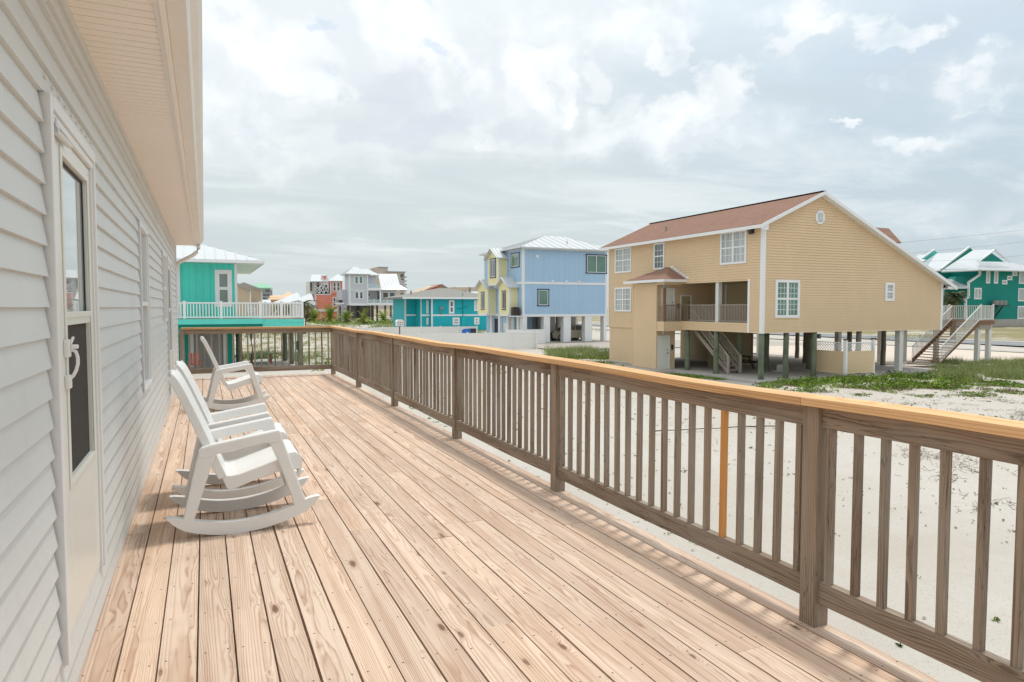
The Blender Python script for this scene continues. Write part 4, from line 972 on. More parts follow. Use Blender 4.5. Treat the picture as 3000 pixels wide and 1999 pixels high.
# chairs with dark backs and towel by the fence
for k, (u, lab) in enumerate(((1374, 'left one of two dark chair backs showing over the white fence'), (1388, 'right one of two dark chair backs showing over the white fence'))):
    p = on(1, 66, u, 972); t = thing('patio_chair', lab, 'chair', (p.x, 66, G))
    part('backrest', 'darkmetal', t, (p.x-.26, p.x+.26, 66.0, 66.05, -1.5, -.76)); part('seat', 'darkmetal', t, (p.x-.26, p.x+.26, 65.4, 66.0, -1.75, -1.7))
    for dx in (-.24, .2):
        for dy in (65.42, 65.95): part('leg', 'darkmetal', t, (p.x+dx, p.x+dx+.04, dy, dy+.04, G, -1.75))
p = on(1, 65, 1366, 974); mb = MB(); mb.tube([(p.x-.5, 65, -.93), (p.x-.2, 65.02, -.84), (p.x+.15, 65, -.82), (p.x+.45, 65.03, -.90)], [.04, .11, .10, .04], 10); mb.box(p.x-.4, p.x+.4, 64.8, 65.2, G, -.95); tag(mb.build('beach_towel', 'cloth_blue', smoothed=False), 'blue towel bundle showing just over the white fence', 'towel')
# cluster mailbox
mp = on(1, 66.5, 1170.5, 948); t = thing('mailbox_cluster', 'white cluster of small mailboxes on a thin brown pole behind the railing', 'mailbox', (mp.x, 66.5, G))
part('pole', 'brown_wood', t, (mp.x-.05, mp.x+.05, 66.45, 66.55, G, mp.z-.28))
mb = MB(); mb.box(mp.x-.37, mp.x+.37, 66.2, 66.7, mp.z-.28, mp.z+.18); mb.prism([(mp.x-.41, mp.z+.18), (mp.x+.41, mp.z+.18), (mp.x+.22, mp.z+.36), (mp.x-.22, mp.z+.36)], 1, 66.15, 66.75); cb = mb.build('cabinet', 'fence', t)
for r_ in range(2):
    for c_ in range(3): mb = MB(); x = mp.x-.2+.2*c_; z = mp.z-.1+.2*r_-.05; mb.box(x-.055, x+.055, 66.185, 66.2, z-.035, z+.035); sub(mb, 'slot', 'darkmetal', cb)
# ================================================================== turquoise house beyond the deck
Q = thing('turquoise_house', 'turquoise house with white hip metal roof and white railed deck straight behind the far railing', 'house', (0, 52, G))
YW, YD = 48.6, 46.64
part('wall', 'turq', Q, (-9, 2.0, YW, 62, .42, 4.28))
part('corner_trim', 'white', Q, (1.86, 2.03, YW-.03, YW+.14, .7, 4.28), (on(1, YW, 519, 850).x, on(1, YW, 528, 850).x, YW-.06, YW-.001, .7, 4.28))
window(Q, 1, YW-.0, -1, ry(YW, 630, 791.6, 679.6, 900), 'white', 'glass_soft', .27, 1, 2)
mb = MB(); ms = mb; hip(mb, ms, -12.6, 3.64, 47.3, 63.5, 4.46, 7.13, -4.5, -4.4, 55.4, .62, .05); r = mb.build('roof', 'white_roof', Q)
part('fascia', 'white', Q, (-12.6, 3.66, 47.27, 47.3, 4.27, 4.44), (3.62, 3.65, 47.31, 63.5, 4.27, 4.44)); part('soffit', 'white', Q, (-12.5, 3.61, 47.31, 63.4, 4.29, 4.32))
part('deck_floor', 'old_wood', Q, (-9, 5.95, YD, YW-.01, .66, .72), (2.05, 5.95, YW, 52, .66, .72))
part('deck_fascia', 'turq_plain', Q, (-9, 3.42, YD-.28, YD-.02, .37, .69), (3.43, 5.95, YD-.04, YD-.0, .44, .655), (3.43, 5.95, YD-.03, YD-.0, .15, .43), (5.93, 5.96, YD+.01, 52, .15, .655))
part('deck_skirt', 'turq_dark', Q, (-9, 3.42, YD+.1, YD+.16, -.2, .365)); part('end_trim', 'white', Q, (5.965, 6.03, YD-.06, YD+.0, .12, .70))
px5 = [on(1, YD, u, 905).x for u in (470, 540, 648, 762.5, 824.7, 885.5)]
railing(Q, [(x, YD+.05, .72) for x in px5], .72, .98, 'fence', .15, .055, .165, rail=.08)
railing(Q, [(5.85, YD+.2, .72), (5.85, 49.3, .72), (5.85, 51.9, .72), (4.0, 51.9, .72), (2.1, 51.9, .72)], .72, .98, 'fence', .15, .055, .165, rail=.08)
for x, y in ((2.14, 51.5), (5.3, 51.8), (5.4, 48.7), (5.72, 46.95), (2.1, YW+.3)): pile(Q, x, y, G-.1, .5, .16)
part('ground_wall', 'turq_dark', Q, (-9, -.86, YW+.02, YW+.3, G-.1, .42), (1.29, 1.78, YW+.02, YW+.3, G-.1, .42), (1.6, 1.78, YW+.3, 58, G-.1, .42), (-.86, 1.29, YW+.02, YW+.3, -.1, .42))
gd = part('garage_door', 'greywall', Q, (-.66, 1.1, YW+.1, YW+.2, G-.1, -.11)); part('door_trim', 'pole_trim', Q, (-.86, -.66, YW-.0, YW+.25, G-.1, -.1), (1.1, 1.29, YW-.0, YW+.25, G-.1, -.1))
part('patio_slab', 'concrete', Q, (-6, 5.9, 47.2, 53, G-.2, G+.06)); part('meter_box', 'darkmetal', Q, (5.45, 5.60, 46.70, 46.8, -1.35, -.8))
t = thing('patio_chair', 'white plastic chair behind the white railing of the turquoise house', 'chair', (2.9, 47.9, .72)); 
for q in ((2.6, 3.1, 47.7, 48.2, 1.12, 1.16), (2.55, 2.6, 47.7, 48.2, 1.12, 1.66), (2.6, 3.1, 47.66, 47.7, 1.34, 1.38), (2.6, 3.1, 48.2, 48.24, 1.34, 1.38)): part('seat' if q[4] == 1.12 and q[5] < 1.2 else 'backrest' if q[5] > 1.6 else 'armrest', 'resin', t, q)
for dx in (2.58, 3.05):
    for dy in (47.7, 48.15): part('leg', 'resin', t, (dx, dx+.04, dy, dy+.04, .72, 1.34 if dx > 3 else 1.12))
p = gz(768, 1070); picnic(p.x, 50.2, G, 'red picnic table with green top and benches under the turquoise deck', 'green_wood', 'red_wood', .95)
p = gz(569, 1086); t = thing('garden_chair', 'red slatted adirondack chair beside the grey garage door', 'garden chair', (p.x, p.y, G))
mb = MB()
for k in range(5): mb.hexa([(p.x-.3+k*.125, p.y+.25, G+.3), (p.x-.2+k*.125, p.y+.25, G+.3), (p.x-.2+k*.125, p.y+.28, G+.3), (p.x-.3+k*.125, p.y+.28, G+.3)], [(p.x-.34+k*.14, p.y+.55, G+1.05), (p.x-.24+k*.14, p.y+.55, G+1.05), (p.x-.24+k*.14, p.y+.58, G+1.05), (p.x-.34+k*.14, p.y+.58, G+1.05)])
mb.build('backrest', 'red_wood', t); part('seat', 'red_wood', t, (p.x-.3, p.x+.3, p.y-.35, p.y+.25, G+.33, G+.37)); 
for s in (-.36, .30): part('armrest', 'red_wood', t, (p.x+s, p.x+s+.1, p.y-.4, p.y+.4, G+.58, G+.61)); part('leg', 'red_wood', t, (p.x+s+.02, p.x+s+.07, p.y-.35, p.y-.27, G, G+.58))

# ================================================================== palms
def palm(loc, label, h, r, crown, nf, mat, th=.16, group=None, flen=1.6, seed=0, up=.6, name='palm_tree', nl=14, cat='palm tree'):
    rr = random.Random(seed); t = thing(name, label, cat, loc, group); x, y, z = loc
    mb = MB(); n = 6; mb.tube([(x+.05*math.sin(k), y, z-.1+(h+.1)*k/n) for k in range(n+1)], [th*(1.25-.45*k/n) for k in range(n+1)], 8); mb.build('trunk', 'trunk', t, smoothed=True)
    mb = MB()
    for k in range(nf):
        az = 2*PI*k/nf*2.618+rr.uniform(-.2, .2); el = up*rr.uniform(.1, 1.5) if k > nf*.25 else rr.uniform(-.9, .2)*1.0
        Lf = flen*rr.uniform(.75, 1.1); p = Vector((x, y, z+h)); d = Vector((math.cos(az)*math.cos(el), math.sin(az)*math.cos(el), math.sin(el))); tint = rr.random() if k > nf*.2 else .95
        pts = [p.copy()]; seg = nl
        for s in range(seg):
            d = (d+Vector((0, 0, -.085-.05*rr.random()))*(12/seg)).normalized(); p = p+d*Lf/seg; pts.append(p.copy())
        for s in range(1, seg+1):
            c = pts[s]; dd = (pts[s]-pts[s-1]).normalized(); sd = dd.cross(Vector((0, 0, 1))).normalized(); ll = Lf*.34*math.sin(PI*min(1, (s+1.2)/(seg+2)))**.7
            for sg in (-1, 1):
                tip = c+(sd*sg*.85+dd*.65+Vector((0, 0, -.25+rr.uniform(-.12, .12)))).normalized()*ll*rr.uniform(.8, 1.1); w = dd*Lf/seg*.33
                i = mb.face([c-w, c+w, tip]); 
                for q in range(3): mb.t[i+q] = min(1, max(0, tint+rr.uniform(-.25, .25)))
        i0 = len(mb.v); mb.tube(pts[::3], [.02]*len(pts[::3]), 3, cap=False)
    cr = mb.build('crown', mat, t); return t
def qg(x, y): return 880+.136*x, 770+.136*y
for k, (cx, by, hw) in enumerate(((290, 1275, 175), (625, 1310, 215), (990, 1315, 180), (1375, 1335, 200), (1780, 1300, 170), (2095, 1250, 130))):
    u, v = qg(cx, by); p = gz(u, v); p = Vector((on(1, 172, u, 900).x, 172, G)) if p.y > 172 else p
    lab = ['short bushy palm leftmost in the row, before the coral house', 'wide short palm second from left, before the coral house wall', 'short palm under the left corner of the lilac-grey house', 'short palm with brown drooping fronds before the piles of the lilac-grey house', 'short palm before the right piles of the lilac-grey house', 'short palm rightmost in the row, touching the teal house'][k]
    w = (p.x*Fh[0]+p.y*Fh[1]); fl = hw*.136/FPX*w*.92
    palm((p.x, p.y, G+.15), lab, fl*.45, .2, 1, 44, 'palm_leaf', fl*.16, 'short palms in a row in front of the far houses', fl*1.5, seed=k+3, up=1.0, nl=9)
p = on(1, 100, 889, 905); palm((p.x, 100, G), 'tall thin palm trunk beside the end of the turquoise house deck', 4.5, .2, 1, 34, 'palm_dark', .28, None, 2.6, seed=31, up=.5, nl=10)
p = on(1, 104, 840, 905); palm((p.x, 108, G), 'palm crown peeking over the white deck railing', 4.0, .2, 1, 34, 'palm_dark', .2, None, 2.2, seed=35, up=.4, nl=10)
p = on(1, 53.5, 2795, 870); palm((p.x, 53.5, G), 'bushy fan palm with dense dark fronds behind the tan house stair', 5.2, .2, 1, 120, 'palm_dark', .28, None, 1.5, seed=40, up=.7, nl=9, name='fan_palm')
p = gz(752, 1062); palm((p.x, 57, G), 'spindly young palm on the sand behind the picnic table', 1.9, .2, 1, 12, 'palm_dark', .04, None, .8, seed=44, up=.7, nl=8, name='young_palm')
p = on(1, 150, 1352, 833); palm((p.x, 150, G), 'small palm crown above the grey shingle roof', 7.6, .2, 1, 30, 'palm_dark', .2, None, 1.8, seed=48, up=.5, nl=8)

# ================================================================== lilac-grey house
Y2 = 182.0
def bx(Y, zf, x0, y0, x1, y1, d0=0., d1=8.):          # box from zoom-image rectangle on plane Y
    u0, v0 = zf(x0, y0); u1, v1 = zf(x1, y1); r = ry(Y, u0, v0, u1, v1); return (r[0], r[1], Y+d0, Y+d1, r[2], r[3])
Gh = thing('stilt_house', 'lilac-grey three-level house on dark piles with a big white metal roof', 'house', (38, 164, G))
def g(*a, **k): return bx(Y2, qg, *a, **k)
tw = g(1065, 250, 1450, 930, d1=7); xs0 = tw[0]
part('wall', 'lilac', Gh, tw, g(1450, 270, 1665, 560, d0=2.5, d1=7), g(1450, 605, 1705, 880, d0=2.6, d1=7), g(1745, 595, 2095, 880, d0=1, d1=9))
part('side_wing', 'lilac', Gh, (xs0-1.4, xs0-.01, Y2+4, Y2+12, tw[4]-.2, tw[4]+4.3), (xs0-1.3, xs0-.01, Y2+4, Y2+12, G, tw[4]-.25))
part('floor_band', 'white', Gh, g(1065, 585, 1450, 600, d0=-.08, d1=-.01), g(1065, 880, 1450, 925, d0=-.1, d1=6), g(1451, 870, 2175, 920, d0=-.4, d1=9), g(1451, 548, 1725, 600, d0=-.4, d1=3))
part('corner_trim', 'white', Gh, g(1050, 250, 1078, 880, d0=-.06, d1=.2), g(1436, 250, 1462, 880, d0=-.06, d1=.2), g(1705, 600, 1735, 870, d0=-.3, d1=.1), g(1740, 597, 1752, 870, d0=.9, d1=.99), g(2085, 597, 2098, 870, d0=.9, d1=.99), g(2255, 590, 2290, 870, d0=-.2, d1=.2))
for r_ in ((1165, 290, 1255, 465), (1260, 290, 1350, 465), (1170, 620, 1262, 790), (1268, 620, 1355, 790)):
    b = g(*r_); window(Gh, 1, Y2-.03, -1, (b[0], b[1], b[4], b[5]), 'white', 'glass_green' if r_[1] < 400 else 'glass', .22, 1, 1)
for r_ in ((1785, 632, 1922, 795), (1932, 632, 2068, 795)): b = g(*r_); window(Gh, 1, Y2+.97, -1, (b[0], b[1], b[4], b[5]), 'white', 'glass', .2, 1, 1)
b = g(1475, 635, 1555, 745); window(Gh, 1, Y2+2.55, -1, (b[0], b[1], b[4], b[5]), 'white', 'glass', .18, 1, 1)
gl = newmat('balcony_glass'); gl[2].inputs['Base Color'].default_value = (.55, .68, .68, 1); gl[2].inputs['Alpha'].default_value = .45; gl[2].inputs['Roughness'].default_value = .1
part('balcony_glass', gl[0], Gh, g(1462, 470, 1720, 545, d0=-.35, d1=-.3)); part('balcony_glass', gl[0], Gh, g(1462, 795, 1705, 868, d0=-.35, d1=-.3)); part('balcony_glass', gl[0], Gh, g(1748, 800, 2170, 868, d0=-.35, d1=-.3))
part('balcony_post', 'white', Gh, *[g(x, 790, x+12, 868, d0=-.38, d1=-.28) for x in (1575, 1860, 1985, 2085)])
def qp(Y, x, y): u, v = qg(x, y); return tuple(on(1, Y, u, v))
mb = MB(); ms = mb; e0 = qp(Y2-.8, 995, 238); e1 = qp(Y2-.8, 1500, 238)
hip(mb, ms, e0[0]-.2, e1[0]+.2, Y2-.8, Y2+8, e0[2], e0[2]+2.05, (e0[0]+e1[0])/2-.4, (e0[0]+e1[0])/2+.4, Y2+3.6, .9, .15)
hip(mb, ms, e0[0]+2, qp(Y2+1.5, 1710, 262)[0], Y2+1.5, Y2+11, e0[2]-.1, e0[2]+1.7, e0[0]+5.5, e0[0]+7.2, Y2+6.2, .9, .15)
a, b_, c, d = qp(Y2-.8, 1735, 583), qp(Y2-.8, 2330, 583), qp(Y2+5.5, 2075, 245), qp(Y2+5.5, 1675, 245)
a2, b2 = qp(Y2+.8, 1725, 500), qp(Y2+.8, 2140, 480)
roofface(mb, ms, [a, b_, b2, a2], .15, .9); roofface(mb, ms, [a2, b2, c, d], .15, .9); roofface(mb, ms, [b_, (b_[0], Y2+12, b_[2]), c], .12)
r = mb.build('roof', 'white_roof', Gh)
for x in (935, 985, 1030, 1075, 1290, 1395, 1550, 1665, 1765, 1885, 1955, 2080, 2150): b = g(x, 930, x+1, 940); pile(Gh, b[0], Y2+R.choice((.4, 3, 6)), G-.1, tw[4]+.1, .3, 'grey_post' if x % 2 else 'dark_wood')
part('ground_wall', 'greywall', Gh, g(1095, 925, 1275, 1270, d0=5, d1=6), g(1300, 925, 1640, 1270, d0=7, d1=8))
b = g(800, 805, 925, 865); t = thing('air_conditioner', 'row of dark condenser units on a small platform left of the lilac-grey house', 'air conditioner', (b[0], Y2, b[4])); part('cabinet', 'steel', t, (b[0], (b[0]+b[1])/2-.1, Y2+1, Y2+2, b[4], b[5])); part('cabinet', 'darkmetal', t, ((b[0]+b[1])/2, b[1], Y2+1, Y2+2, b[4], b[5])); part('platform', 'white', t, (b[0]-.1, xs0-1.35, Y2+.8, Y2+4.0, b[4]-.3, b[4]-.02))
suv((on(1, 175, 880+.136*1890, 940).x, 175, G), 'silver car parked under the right end of the lilac-grey house', 'carwhite', s=1.0)
b = g(1185, 1285, 1330, 1315); mb = MB(); mb.box(b[0], b[1], 176, 177.2, G, G+.6); mb.box(b[0]-.1, b[1]+.1, 175.9, 177.3, G+.6, G+.7); tag(mb.build('storage_bin', 'cloth_blue', bev=.05), 'long blue lidded bin on the ground under the lilac-grey house', 'storage bin')

# ================================================================== coral house
Y3 = 198.0
def c(*a, **k): return bx(Y3, qg, *a, **k)
H = thing('coral_house', 'coral-red house with white trim, crossed white stair railings and white roofs', 'house', (30, 180, G))
m = c(340, 690, 900, 1005, d1=10)
part('wall', 'coral', H, m, c(655, 400, 905, 700, d0=.0, d1=10)); part('ground_wall', 'coral', H, c(320, 1060, 850, 1262, d0=.3, d1=9)); part('side_wall', 'pinkw', H, c(222, 700, 320, 1020, d0=1.5, d1=9)); part('stair_tower', 'pole_trim', H, c(215, 400, 320, 690, d0=1.5, d1=9))
for q_ in ((232, 430, 243, 610), (252, 430, 263, 610)): part('tower_opening', 'dark', H, c(*q_, d0=1.4, d1=1.49))
part('trim_band', 'white', H, c(315, 1005, 860, 1052, d0=-.15, d1=9), c(315, 675, 660, 698, d0=-.1, d1=2), c(312, 690, 340, 1005, d0=-.1, d1=.3), c(640, 395, 665, 690, d0=-.1, d1=.3), c(655, 395, 905, 408, d0=-.1, d1=.0), c(320, 1225+30, 850, 1268, d0=.1, d1=.3), c(440, 1055, 450, 1262, d0=.15, d1=.28), c(640, 1055, 650, 1262, d0=.15, d1=.28))
part('stair_hall', 'dark', H, c(325, 480, 640, 672, d0=2, d1=3)); part('hall_wall', 'pinkw', H, c(325, 400, 640, 480, d0=2.2, d1=3))
mb = MB()
def Xb(x0, y0, x1, y1, w=.2): a = qp(Y3-.05, x0, y0); b = qp(Y3-.05, x1, y1); mb.bar(a, b, w, w, up=(0, 1, 0))
for x0, x1, yt0, yt1 in ((315, 410, 560, 560), (410, 505, 540, 500), (505, 600, 480, 480)):
    Xb(x0, yt0, x1, 675); Xb(x0, 675, x1, yt1); Xb(x0, yt0, x1, yt1); Xb(x1, yt1, x1, 675)
for x0, y0, x1, y1 in ((410, 440, 500, 375), (410, 525, 500, 460), (500, 375, 595, 375), (500, 460, 600, 460), (455, 400, 455, 490), (500, 350, 500, 470), (595, 375, 595, 690), (315, 400, 315, 690), (320, 525, 410, 540)): Xb(x0, y0, x1, y1)
for k in range(12): Xb(410+k*15, 445-max(0, min(90, k*15))*.7, 410+k*15, 525-max(0, min(90, k*15))*.7, .07)
mb.build('stair_railing', 'white', H)
for r_ in ((695, 425, 775, 625), (778, 425, 858, 625), (695, 745, 775, 945), (778, 745, 858, 945)): b = c(*r_); window(H, 1, Y3-.03, -1, (b[0], b[1], b[4], b[5]), 'white', 'glass', .25, 1, 2)
b = c(320, 415, 380, 515); window(H, 1, Y3+1.45, -1, (b[0], b[1], b[4], b[5]), 'white', 'glass', .2, 1, 2)
def q3(x, y, dy=0): u, v = qg(x, y); return tuple(on(1, Y3+dy, u, v))
mb = MB(); roofface(mb, None, [q3(215, 402, -.6), q3(480, 402, -.6), q3(560, 262, 4), q3(240, 262, 4)], .2); roofface(mb, None, [q3(590, 392, -.6), q3(915, 395, -.6), q3(905, 258, 4), q3(800, 255, 4)], .2); roofface(mb, None, [q3(175, 410, 0), q3(330, 402, -.6), q3(330, 395, 3), q3(215, 395, 3)], .15)
mb.build('roof', 'white_roof', H)
mb = MB(); a = q3(475, 365, .6); mb.v += []; P3 = [q3(470, 292, .5), q3(560, 292, .5), q3(560, 368, .5), q3(500, 368, .5)]
mb.prism([(p[0], p[2]) for p in P3], 1, Y3+.5, Y3+3); mb.build('dormer_wall', 'coral', H)
mb = MB(); mb.bar(q3(455, 285, .4), q3(500, 380, .4), .25, .25); mb.bar(q3(560, 280, .4), q3(600, 385, .4), .25, .25); mb.bar(q3(450, 283, .4), q3(565, 280, .4), .25, .2); mb.build('dormer_trim', 'white', H)
b = c(235, 750, 280, 985); window(H, 1, Y3+1.45, -1, (b[0], b[1], b[4], b[5]), 'white', 'glass_cur', .3, 1, 1, name='door')
part('deck_floor', 'white', H, c(90, 995, 312, 1025, d0=-.4, d1=1.4)); pp = [q3(x, 995, -.3) for x in (95, 160, 240, 310)]; railing(H, pp, pp[0][2], 1.0, 'white', .12, .05, .25, rail=.1)
part('deck_post', 'dark_wood', H, *[c(x, 1025, x+12, 1270, d0=0, d1=.3) for x in (105, 205)])
tz = gz(*qg(200, 1250)); t = thing('trash_bin', 'black rounded bin left of the coral house behind the leftmost palm', 'bin', (on(1, 190, *qg(195, 1200)).x, 190, G)); xx = t.location.x; mb = MB(); mb.tube([(xx, 190, G), (xx, 190, G+1.5), (xx, 190, G+2.1), (xx, 190, G+2.4)], [.9, 1.1, .9, .3], 14); mb.build('drum', 'black', t); mb = MB(); mb.tube([(xx, 190, G+1.5), (xx, 190, G+1.62)], 1.13, 14); mb.build('rim', 'darkmetal', t)

# ================================================================== teal house with grey roof
Y4 = 108.0
def q5(x, y): return 1150+.2762*x, 680+.2762*y
def h4(*a, **k): return bx(Y4, q5, *a, **k)
K = thing('teal_house', 'bright teal two-storey house with white bands and a low grey shingle roof', 'house', (34, 112, G))
m1 = h4(415, 708, 1010, 1000, d1=10); zt4, zb4 = m1[5], G; xl = h4(415, 700, 420, 705)[0]; xl2 = h4(163, 700, 170, 705, )[0]
xr4 = m1[1]; xw = on(1, Y4, *q5(410, 800)).x
left = on(1, Y4, *q5(335, 800)).x; far = on(1, Y4, *q5(155, 800)).x
part('wall', 'teal', K, (xw, xr4, Y4, Y4+11, G, zt4), (xw-1.6, xw-.01, Y4+.6, Y4+11, G, zt4), (far+.5, xw-1.65, Y4+3.4, Y4+11, G, zt4))
zb0, zb1 = on(1, Y4, *q5(600, 893)).z, on(1, Y4, *q5(600, 876)).z
part('trim_band', 'white', K, (xw-.03, xr4, Y4-.05, Y4-.003, zb0, zb1), (xw-1.65, xw-.02, Y4+.54, Y4+.596, zb0, zb1), (far+.45, xw-1.66, Y4+3.34, Y4+3.396, zb0, zb1))
part('corner_trim', 'white', K, (xw-.04, xw+.25, Y4-.08, Y4-.051, G, zt4), (xw-1.64, xw-1.5, Y4+.5, Y4+.535, G, zt4), (far+.46, far+.75, Y4+3.3, Y4+3.335, G, zt4))
for r_ in ((598, 725, 655, 868), (865, 728, 905, 840)): b = h4(*r_); window(K, 1, Y4-.003, -1, (b[0], b[1], b[4], b[5]), 'white', 'glass', .3, 1, 2)
for r_ in ((637, 910, 712, 990), (865, 908, 920, 984)): b = h4(*r_); window(K, 1, Y4-.003, -1, (b[0], b[1], b[4], b[5]), 'white', 'glass_cur', .3, 1, 2)
for r_, dy in (((359, 726, 382, 868), .6), ((359, 912, 382, 988), .6), ((250, 735, 272, 805), 3.4)):
    u0, v0 = q5(*r_[:2]); u1, v1 = q5(*r_[2:]); b = ry(Y4+dy, u0, v0, u1, v1); window(K, 1, Y4+dy-.003, -1, b, 'white', 'glass', .2, 1, 1)
u0, v0 = q5(248, 905); u1, v1 = q5(308, 1010); b = ry(Y4+3.4, u0, v0, u1, v1); part('door_frame', 'white', K, (b[0], b[0]+.2, Y4+3.35, Y4+3.39, G, b[3]), (b[1]-.2, b[1], Y4+3.35, Y4+3.39, G, b[3])); part('door', 'turq_dark', K, (b[0]+.2, b[1]-.2, Y4+3.36, Y4+3.395, G, b[3]-.1))
part('meter_box', 'teal', K, (xw+5.2, xw+6.0, Y4-.3, Y4, G+.6, G+2.4)); mb = MB(); x = xw+5.5; mb.tube([(x, Y4-.1, G+2), (x, Y4-.1, G+6.3)], .06, 6); mb.tube([(x-.9, Y4-.12, zt4-1.7), (x+.9, Y4-.12, zt4-1.4)], .05, 6); mb.build('conduit', 'turq_dark', K); 
mb = MB(); mb.tube([(xw+1.7, Y4-.05, zb1), (xw+1.6, Y4-.5, zb1+1.)], .08, 6); mb.tube([(xw+1.6, Y4-.5, zb1+1.), (xw+1.75, Y4-.75, zb1+1.1)], [.3, .2], 12); mb.build('satellite_dish', 'steel', K)
mb = MB(); hip(mb, None, far-1.0, xr4+1, Y4-1, Y4+13, zt4+.2, zt4+1.85, xw+3.2, xr4-5, Y4+5.5, 0, .3); mb.build('roof', 'grey_roof', K)
part('fascia', 'white', K, (far-1.02, xr4+1, Y4-1.06, Y4-1.02, zt4-.1, zt4+.2)); part('roof_vent', 'steel', K, (xw+7.8, xw+8.1, Y4+3, Y4+3.3, zt4+.8, zt4+2.0), (xw-2.6, xw-2.4, Y4+3, Y4+3.3, zt4+.3, zt4+1.3))

# ================================================================== more distant buildings
def prismhouse(name, label, cat, Y, pts, depth, wallmat, roofmat=None, roofpts=None):
    t = thing(name, label, cat, (on(1, Y, *pts[0]).x, Y, G)); mb = MB(); mb.prism([(on(1, Y, u, v).x, on(1, Y, u, v).z) for u, v in pts], 1, Y, Y+depth); mb.build('wall', wallmat, t)
    return t
t = prismhouse('red_roofed_house', 'cream gabled house with a dark red roof behind the teal house', 'house', 150, [(1230, 880), (1230, 858), (1262, 842), (1293, 834.7), (1325, 853), (1325, 880)], 9, 'beige')
mb = MB(); A = lambda u, v, Y: tuple(on(1, Y, u, v)); roofface(mb, None, [A(1216, 862, 149.0), A(1238, 857, 149), A(1295, 833.5, 149), A(1262, 837, 158)], .3); roofface(mb, None, [A(1205, 868, 148), A(1232, 862, 148), A(1238, 852, 151), A(1228, 853, 155)], .2); mb.build('roof', 'red_roof', t)
mb = MB(); roofface(mb, None, [A(1295, 833.5, 149), A(1330, 856, 149), A(1330, 855, 150.5), A(1296, 832.5, 150.5)], .2); mb.build('roof_edge', 'grey_roof', t)
t = prismhouse('white_roofed_house', 'distant house showing only its white roof between the teal and blue houses', 'house', 170, [(1330, 880), (1330, 842), (1400, 842), (1400, 880)], 8, 'beige'); mb = MB(); roofface(mb, None, [A(1325, 861, 168), A(1415, 860, 168), A(1412, 842, 174), A(1338, 840.5, 174)], .3); mb.build('roof', 'white_roof', t)
BT = 112.0
t = thing('townhouse_row', 'beige townhouse with a mono-pitch roof, left and nearer one beside the turquoise house', 'house', (10, BT, G))
mb = MB(); mb.prism([(A(u, v, BT)[0], A(u, v, BT)[2]) for u, v in ((690, 940), (690, 832), (735, 850), (735, 940))], 1, BT, BT+10); mb.build('wall', 'beige', t); mb = MB(); mb.bar(A(686, 829, BT-.3), A(743, 852.5, BT-.3), .3, .2, up=(0, 1, 0)); mb.build('roof', 'condo_grey', t); part('corner_trim', 'white', t, (A(732, 880, BT)[0], A(735.5, 880, BT)[0], BT-.05, BT-.01, G, A(735, 853, BT)[2]))
BT2 = 118.0
t = thing('townhouse_row', 'beige townhouse with a mono-pitch roof, right and higher one before the green-roofed tower', 'house', (14, BT2, G))
mb = MB(); mb.prism([(A(u, v, BT2)[0], A(u, v, BT2)[2]) for u, v in ((700, 940), (700, 838), (714, 832), (768, 853), (768, 940))], 1, BT2, BT2+10); mb.build('wall', 'beige', t); mb = MB(); mb.bar(A(696, 838, BT2-.3), A(714.5, 830.5, BT2-.3), .3, .2, up=(0, 1, 0)); mb.bar(A(713.5, 830.5, BT2-.3), A(777, 854, BT2-.3), .3, .2, up=(0, 1, 0)); mb.build('roof', 'condo_grey', t); part('corner_trim', 'white', t, (A(765, 880, BT2)[0], A(769, 880, BT2)[0], BT2-.05, BT2-.01, G, A(768, 854, BT2)[2]))
YT_ = 600.0
t = thing('apartment_tower', 'grey high-rise with a pale green roof on the horizon behind the beige townhouses', 'tower', (60, YT_, G))
a0, a1, zt_ = A(757, 850, YT_)[0], A(793, 850, YT_)[0], A(775, 842, YT_)[2]
part('wall', 'condo_grey', t, (a0, a1, YT_, YT_+14, G, zt_), (a1, a1+1.6, YT_+3, YT_+12, G, zt_-2))
mb = MB(); roofface(mb, None, [(a0-3.5, YT_-1.5, zt_-.6), (a1+1.5, YT_-1.5, zt_-.6), (a1-3, YT_+6, A(782, 832.5, YT_)[2]), (a0-3, YT_+6, A(752, 832, YT_)[2])], .8); mb.build('roof', 'green_roof', t)
for cx in (764, 774, 785):
    for fl in range(10):
        z = zt_-3-fl*3.1; x = A(cx, 860, YT_)[0]; part('window', 'glass', t, (x-1.3, x+1.3, YT_-.3, YT_-.05, z-1.2, z+.6))
YC = 330.0
t = thing('condo_block', 'pale tan condominium block with side balconies behind the white roof of the lilac-grey house', 'apartment block', (150, YC, G))
def cb(x0, y0, x1, y1, d0=0, d1=14): return bx(YC, qg, x0, y0, x1, y1, d0, d1)
part('wall', 'condo', t, cb(1850, 205, 2250, 1000, 0, 15), cb(1640, 100, 1900, 1000, 1, 12), cb(1560, 125, 1650, 1000, 3, 11)); part('roof', 'condo_grey', t, cb(1845, 192, 2275, 206, -.6, 16), cb(1685, 92, 1900, 103, .5, 12.5))
for yy in (250, 348, 425, 500, 580, 660): b = cb(2155, yy, 2222, yy+(65 if yy == 250 else 30), -.3, -.05); part('window', 'glass', t, b)
for yy in (300, 385, 462, 538): part('balcony', 'condo_grey', t, cb(2250, yy, 2305, yy+22, 1, 6))
t = prismhouse('peach_roofed_house', 'distant house showing only its peach hip roof above the white deck railing', 'house', 210, [(790, 930), (790, 872), (858, 872), (858, 930)], 8, 'beige')
mb = MB(); roofface(mb, None, [A(788, 878, 208), A(850, 877, 208), A(822, 866, 213), A(791, 867, 213)], .3); roofface(mb, None, [A(815, 877, 208.5), A(862, 866, 208.5), A(846, 855, 215), A(843, 855, 215)], .3); mb.build('roof', 'peach_roof', t)
